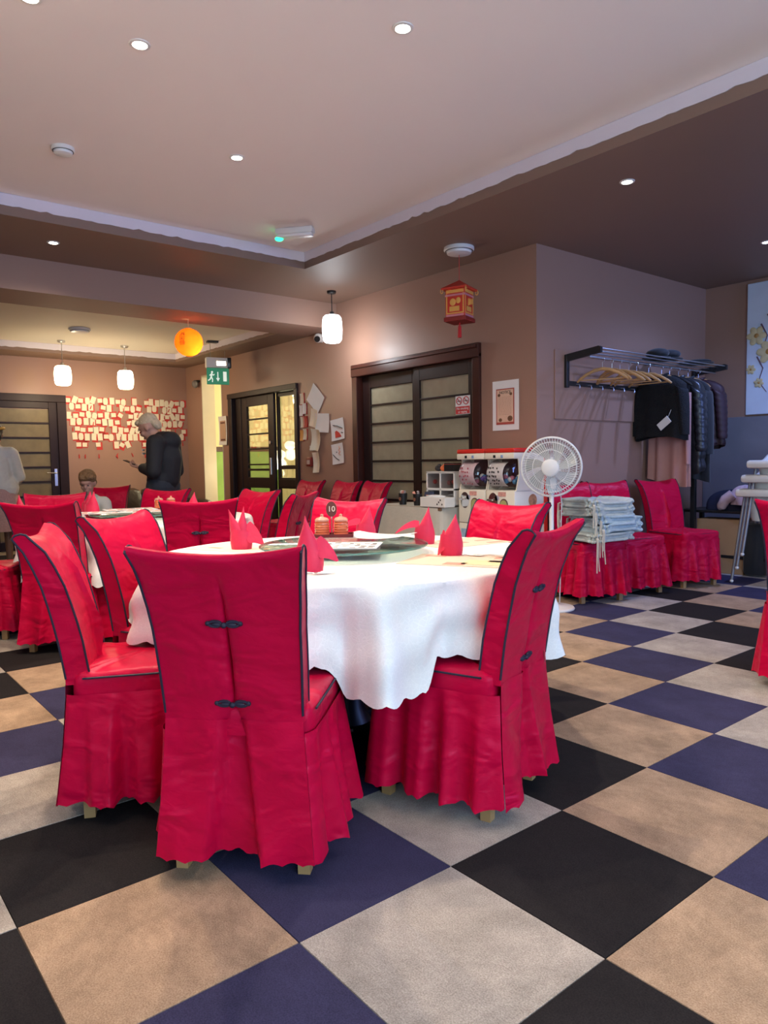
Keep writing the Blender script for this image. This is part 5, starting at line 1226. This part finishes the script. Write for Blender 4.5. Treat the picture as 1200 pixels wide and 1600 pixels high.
# --- standing man with phone: local frame faces +y
mx,my=-5.57,1.50
t=thing('person','man in a black hoodie and dark jeans standing looking at a phone','person',(mx,my,0),az(222))
HC=(0,.13,1.50); E_,P_,R_=head_parts(HC,.55,1.08)
caps=[((0,.0,.95),(0,-.01,1.25),.13,.14),((0,-.01,1.25),(0,.0,1.34),.14,.12),((0,.02,1.34),(0,.085,1.44),.062,.056),
 ((-.19,-.01,1.34),(-.24,-.02,1.08),.055,.046),((-.24,-.02,1.08),(-.08,.20,1.11),.044,.030),((.19,-.01,1.34),(.24,-.02,1.08),.055,.046),((.24,-.02,1.08),(.06,.21,1.12),.044,.030),
 ((-.09,0,.92),(-.11,.02,.50),.085,.058),((-.11,.02,.50),(-.12,-.02,.09),.055,.038),((-.12,-.02,.06),(-.13,.13,.035),.04,.03),
 ((.09,0,.92),(.11,.03,.50),.085,.058),((.11,.03,.50),(.12,-.01,.09),.055,.038),((.12,-.01,.06),(.13,.14,.035),.04,.03),((-.1,0,.95),(.1,0,.95),.11,.11),((-.17,-.01,1.33),(.17,-.01,1.33),.065,.065)]
hand(caps,E_,(-.075,.205,1.11),(.35,.9,.12),(0.2,-.3,1),1); hand(caps,E_,(.055,.215,1.12),(-.3,.92,.1),(-.2,-.3,1),-1)
body=blob('body',caps,E_,SKIN,t,.0085,5)
HOOD=M('black_hoodie',(.010,.010,.012),rough=.75,var=.25,vscale=8,bump=.25,bscale=12); JEAN=M('dark_jeans',(.022,.026,.035),rough=.85,var=.2,vscale=30)
h=blob('hoodie',[((0,-.01,1.02),(0,-.02,1.20),.162,.175),((0,-.02,1.20),(0,-.02,1.32),.175,.145),((-.18,-.02,1.34),(.18,-.02,1.34),.088,.088),((-.19,-.02,1.33),(-.255,-.03,1.07),.085,.072),((-.255,-.03,1.07),(-.11,.15,1.10),.070,.052),((.19,-.02,1.33),(.255,-.03,1.07),.085,.072),((.255,-.03,1.07),(.10,.15,1.11),.070,.052),((-.08,0,.98),(.08,0,.98),.125,.125),((-.06,-.09,1.40),(.06,-.09,1.40),.06,.06)],[((0,-.10,1.36),(.13,.09,.09)),((0,.0,1.385),(.10,.095,.05))],HOOD,t,.011,7)
for k in range(2): obj('chest_logo',MB().box(-.10,-.055+.01*k,.155,.162,1.27-.035*k,1.285-.032*k,Matrix.Rotation(0,4,'X')),PAPER,h)
sl=obj('sleeve_logo',MB().bbox(-.02,.02,-.004,.004,-.012,.012,.001,Matrix.Translation((.281,.075,1.235))@Matrix.Rotation(radians(70),4,'Z')@Matrix.Rotation(radians(25),4,'Y')),PAPER,h)
blob('jeans',[((-.1,0,.92),(.1,0,.92),.125,.125),((-.09,0,.90),(-.11,.02,.50),.105,.080),((-.11,.02,.50),(-.12,-.02,.08),.078,.066),((.09,0,.90),(.11,.03,.50),.105,.080),((.11,.03,.50),(.12,-.01,.08),.078,.066)],[],JEAN,t,.012,5)
for s in (-1,1): obj('shoe',MB().ell((s*.125,.06,.045),.05,.14,.045,16,10),BLKP,t,smooth=True)
HR=M('blond_grey_hair',(.62,.50,.33),rough=.6,var=.35,vscale=40,bump=.6,bscale=90)
blob('hair',[],[(P_(0,-.022,.050),(.085,.100,.088),R_),(P_(0,-.08,-.01),(.074,.038,.062),R_),(P_(0,.055,.088),(.062,.045,.03),R_)],HR,t,.008,3)
for s in (-1,1): obj('eye',MB().ell(P_(s*.03,.083,.0),.010,.006,.006),INK,t); obj('eyebrow',MB().ell(P_(s*.03,.09,.022),.018,.006,.005),HR,t)
obj('mouth',MB().ell(P_(0,.094,-.062),.02,.004,.004),M('lip',(.35,.12,.10)),t)
fw=Matrix.Rotation(az(222),4,'Z'); ph_c=Vector((mx,my,0))+(fw@Vector((-.005,.325,1.155)))
p_=thing('mobile_phone','black mobile phone held by the standing man','phone',ph_c,az(222)); p_.rotation_euler=(radians(22),0,az(222))
obj('case',MB().bbox(-.037,.037,-.078,.078,-.004,.004,.003),BLKP,p_,smooth=True); obj('screen',MB().box(-.033,.033,-.072,.072,.004,.0046),M('dark_screen',(.02,.025,.03),rough=.1),p_)
# --- woman at the left edge, back to us
wx,wy=-7.70,.44
t=thing('person','person in a white top and pink patterned skirt at the left edge','person',(wx,wy,0),az(160))
E_,P_,R_=head_parts((0,.03,1.50),.1,1.0)
caps=[((0,0,.95),(0,-.01,1.2),.115,.125),((0,-.01,1.2),(0,0,1.30),.125,.10),((0,0,1.30),(0,.02,1.42),.052,.05),((-.16,0,1.29),(.16,0,1.29),.055,.055),((-.17,0,1.29),(-.23,.02,1.02),.046,.038),((-.23,.02,1.02),(-.16,.20,.95),.036,.026),((.17,0,1.29),(.23,.02,1.02),.046,.038),((.23,.02,1.02),(.16,.20,.95),.036,.026),((-.1,0,.93),(.1,0,.93),.11,.11),
 ((-.085,0,.9),(-.09,.01,.48),.085,.056),((-.09,.01,.48),(-.095,-.02,.08),.052,.035),((-.095,-.02,.05),(-.10,.11,.03),.035,.026),((.085,0,.9),(.09,.01,.48),.085,.056),((.09,.01,.48),(.095,-.02,.08),.052,.035),((.095,-.02,.05),(.10,.11,.03),.035,.026)]
hand(caps,E_,(-.15,.205,.95),(.3,.9,-.2),(.6,0,.6),1,.92); hand(caps,E_,(.15,.205,.95),(-.3,.9,-.2),(-.6,0,.6),-1,.92)
blob('body',caps,E_,M('skin_dark',(.20,.10,.065),rough=.5),t,.009,5)
blob('top',[((0,-.01,.88),(0,-.02,1.15),.165,.155),((0,-.02,1.15),(0,-.01,1.27),.155,.12),((-.15,-.01,1.29),(.15,-.01,1.29),.075,.075),((-.17,0,1.28),(-.24,.01,1.02),.07,.058),((-.24,.01,1.02),(-.19,.14,.97),.056,.045),((.17,0,1.28),(.24,.01,1.02),.07,.058),((.24,.01,1.02),(.19,.14,.97),.056,.045),((-.09,-.01,.90),(.09,-.01,.90),.14,.14)],[],M('white_knit',(.72,.69,.62),rough=.85,var=.08,vscale=30),t,.012,6)
SKT=M('pink_print_cloth',(.50,.30,.28),rough=.85,var=.35,vscale=70)
def skf(u,v): a=2*pi*u; r=.165+.085*v+.012*v*sin(9*a); return Vector((cos(a)*r*1.12,sin(a)*r*.92-.01,.92-.50*v))
obj('skirt',MB().grid(skf,64,10,True),SKT,t,smooth=60)
blob('hair',[],[(P_(0,-.02,.045),(.088,.105,.095),R_),(P_(0,-.07,-.03),(.08,.05,.08),R_)],M('dark_hair',(.02,.013,.01),rough=.6,bump=.6,bscale=60),t,.01,3)
obj('headband',MB().tube([P_(.092*cos(a*pi/12),-.012+.105*sin(a*pi/12),.07+.02*sin(a*pi/12)) for a in range(24)],.016,8,True),M('yellow_band',(.62,.33,.05)),t,smooth=True)
for s in (-1,1): obj('shoe',MB().ell((s*.098,.05,.035),.042,.12,.035,14,8),BLKP,t,smooth=True); obj('eye',MB().ell(P_(s*.03,.083,.0),.010,.006,.006),INK,t)
# --- seated boy
bx_,by_=-6.03,.95
t=thing('person','boy with tousled light brown hair sitting head down at the far table','person',(bx_,by_,0),az(325))
E_,P_,R_=head_parts((0,.11,.97),.38,.92)
caps=[((0,-.06,.52),(0,-.02,.70),.10,.105),((0,-.02,.70),(0,.03,.78),.10,.085),((0,.03,.78),(0,.09,.88),.043,.042),((-.125,.02,.77),(.125,.02,.77),.045,.045),((-.135,.02,.76),(-.18,.10,.58),.038,.032),((-.18,.10,.58),(-.08,.27,.62),.03,.023),((.135,.02,.76),(.18,.10,.58),.038,.032),((.18,.10,.58),(.08,.27,.62),.03,.023),
 ((-.07,-.05,.555),(.07,-.05,.555),.07,.07),((-.075,-.04,.56),(-.085,.30,.545),.062,.048),((-.085,.30,.545),(-.09,.30,.10),.045,.032),((-.09,.30,.06),(-.09,.40,.035),.033,.025),((.075,-.04,.56),(.085,.30,.545),.062,.048),((.085,.30,.545),(.09,.30,.10),.045,.032),((.09,.30,.06),(.09,.40,.035),.033,.025)]
hand(caps,E_,(-.075,.275,.62),(.3,.9,.1),(.2,0,1),1,.8); hand(caps,E_,(.075,.275,.62),(-.3,.9,.1),(-.2,0,1),-1,.8)
blob('body',caps,E_,SKIN,t,.0085,5)
blob('shirt',[((0,-.06,.52),(0,-.02,.70),.125,.125),((0,-.02,.70),(0,.02,.76),.125,.105),((-.12,.02,.77),(.12,.02,.77),.062,.062),((-.135,.02,.76),(-.175,.09,.61),.058,.052),((.135,.02,.76),(.175,.09,.61),.058,.052)],[],M('pale_tshirt',(.66,.64,.55),rough=.85,var=.06),t,.011,5)
obj('neckband',MB().tube([(.068*cos(a*pi/10),.035+.062*sin(a*pi/10),.815+.03*-sin(a*pi/10)) for a in range(20)],.012,8,True),M('grey_collar',(.10,.10,.09)),t,smooth=True)
blob('trousers',[((-.07,-.05,.56),(.07,-.05,.56),.085,.085),((-.075,-.04,.56),(-.085,.30,.55),.076,.06),((-.085,.30,.55),(-.09,.30,.12),.058,.045),((.075,-.04,.56),(.085,.30,.55),.076,.06),((.085,.30,.55),(.09,.30,.12),.058,.045)],[],JEAN,t,.012,4)
HB=M('light_brown_hair',(.24,.13,.055),rough=.65,var=.4,vscale=40,bump=.8,bscale=70)
q=random.Random(3); tufts=[(P_(q.uniform(-.07,.07),q.uniform(-.05,.07),.085+q.uniform(-.01,.02)),(.028,.028,.025),R_) for _ in range(14)]
blob('hair',[],[(P_(0,-.022,.052),(.083,.093,.083),R_),(P_(0,-.07,-.02),(.070,.042,.062),R_),(P_(0,.06,.072),(.058,.03,.022),R_)]+tufts,HB,t,.008,2)
for s in (-1,1): obj('eye',MB().ell(P_(s*.028,.08,.0),.009,.006,.005),INK,t); obj('shoe',MB().ell((s*.09,.36,.035),.04,.10,.035,14,8),BLKP,t,smooth=True)
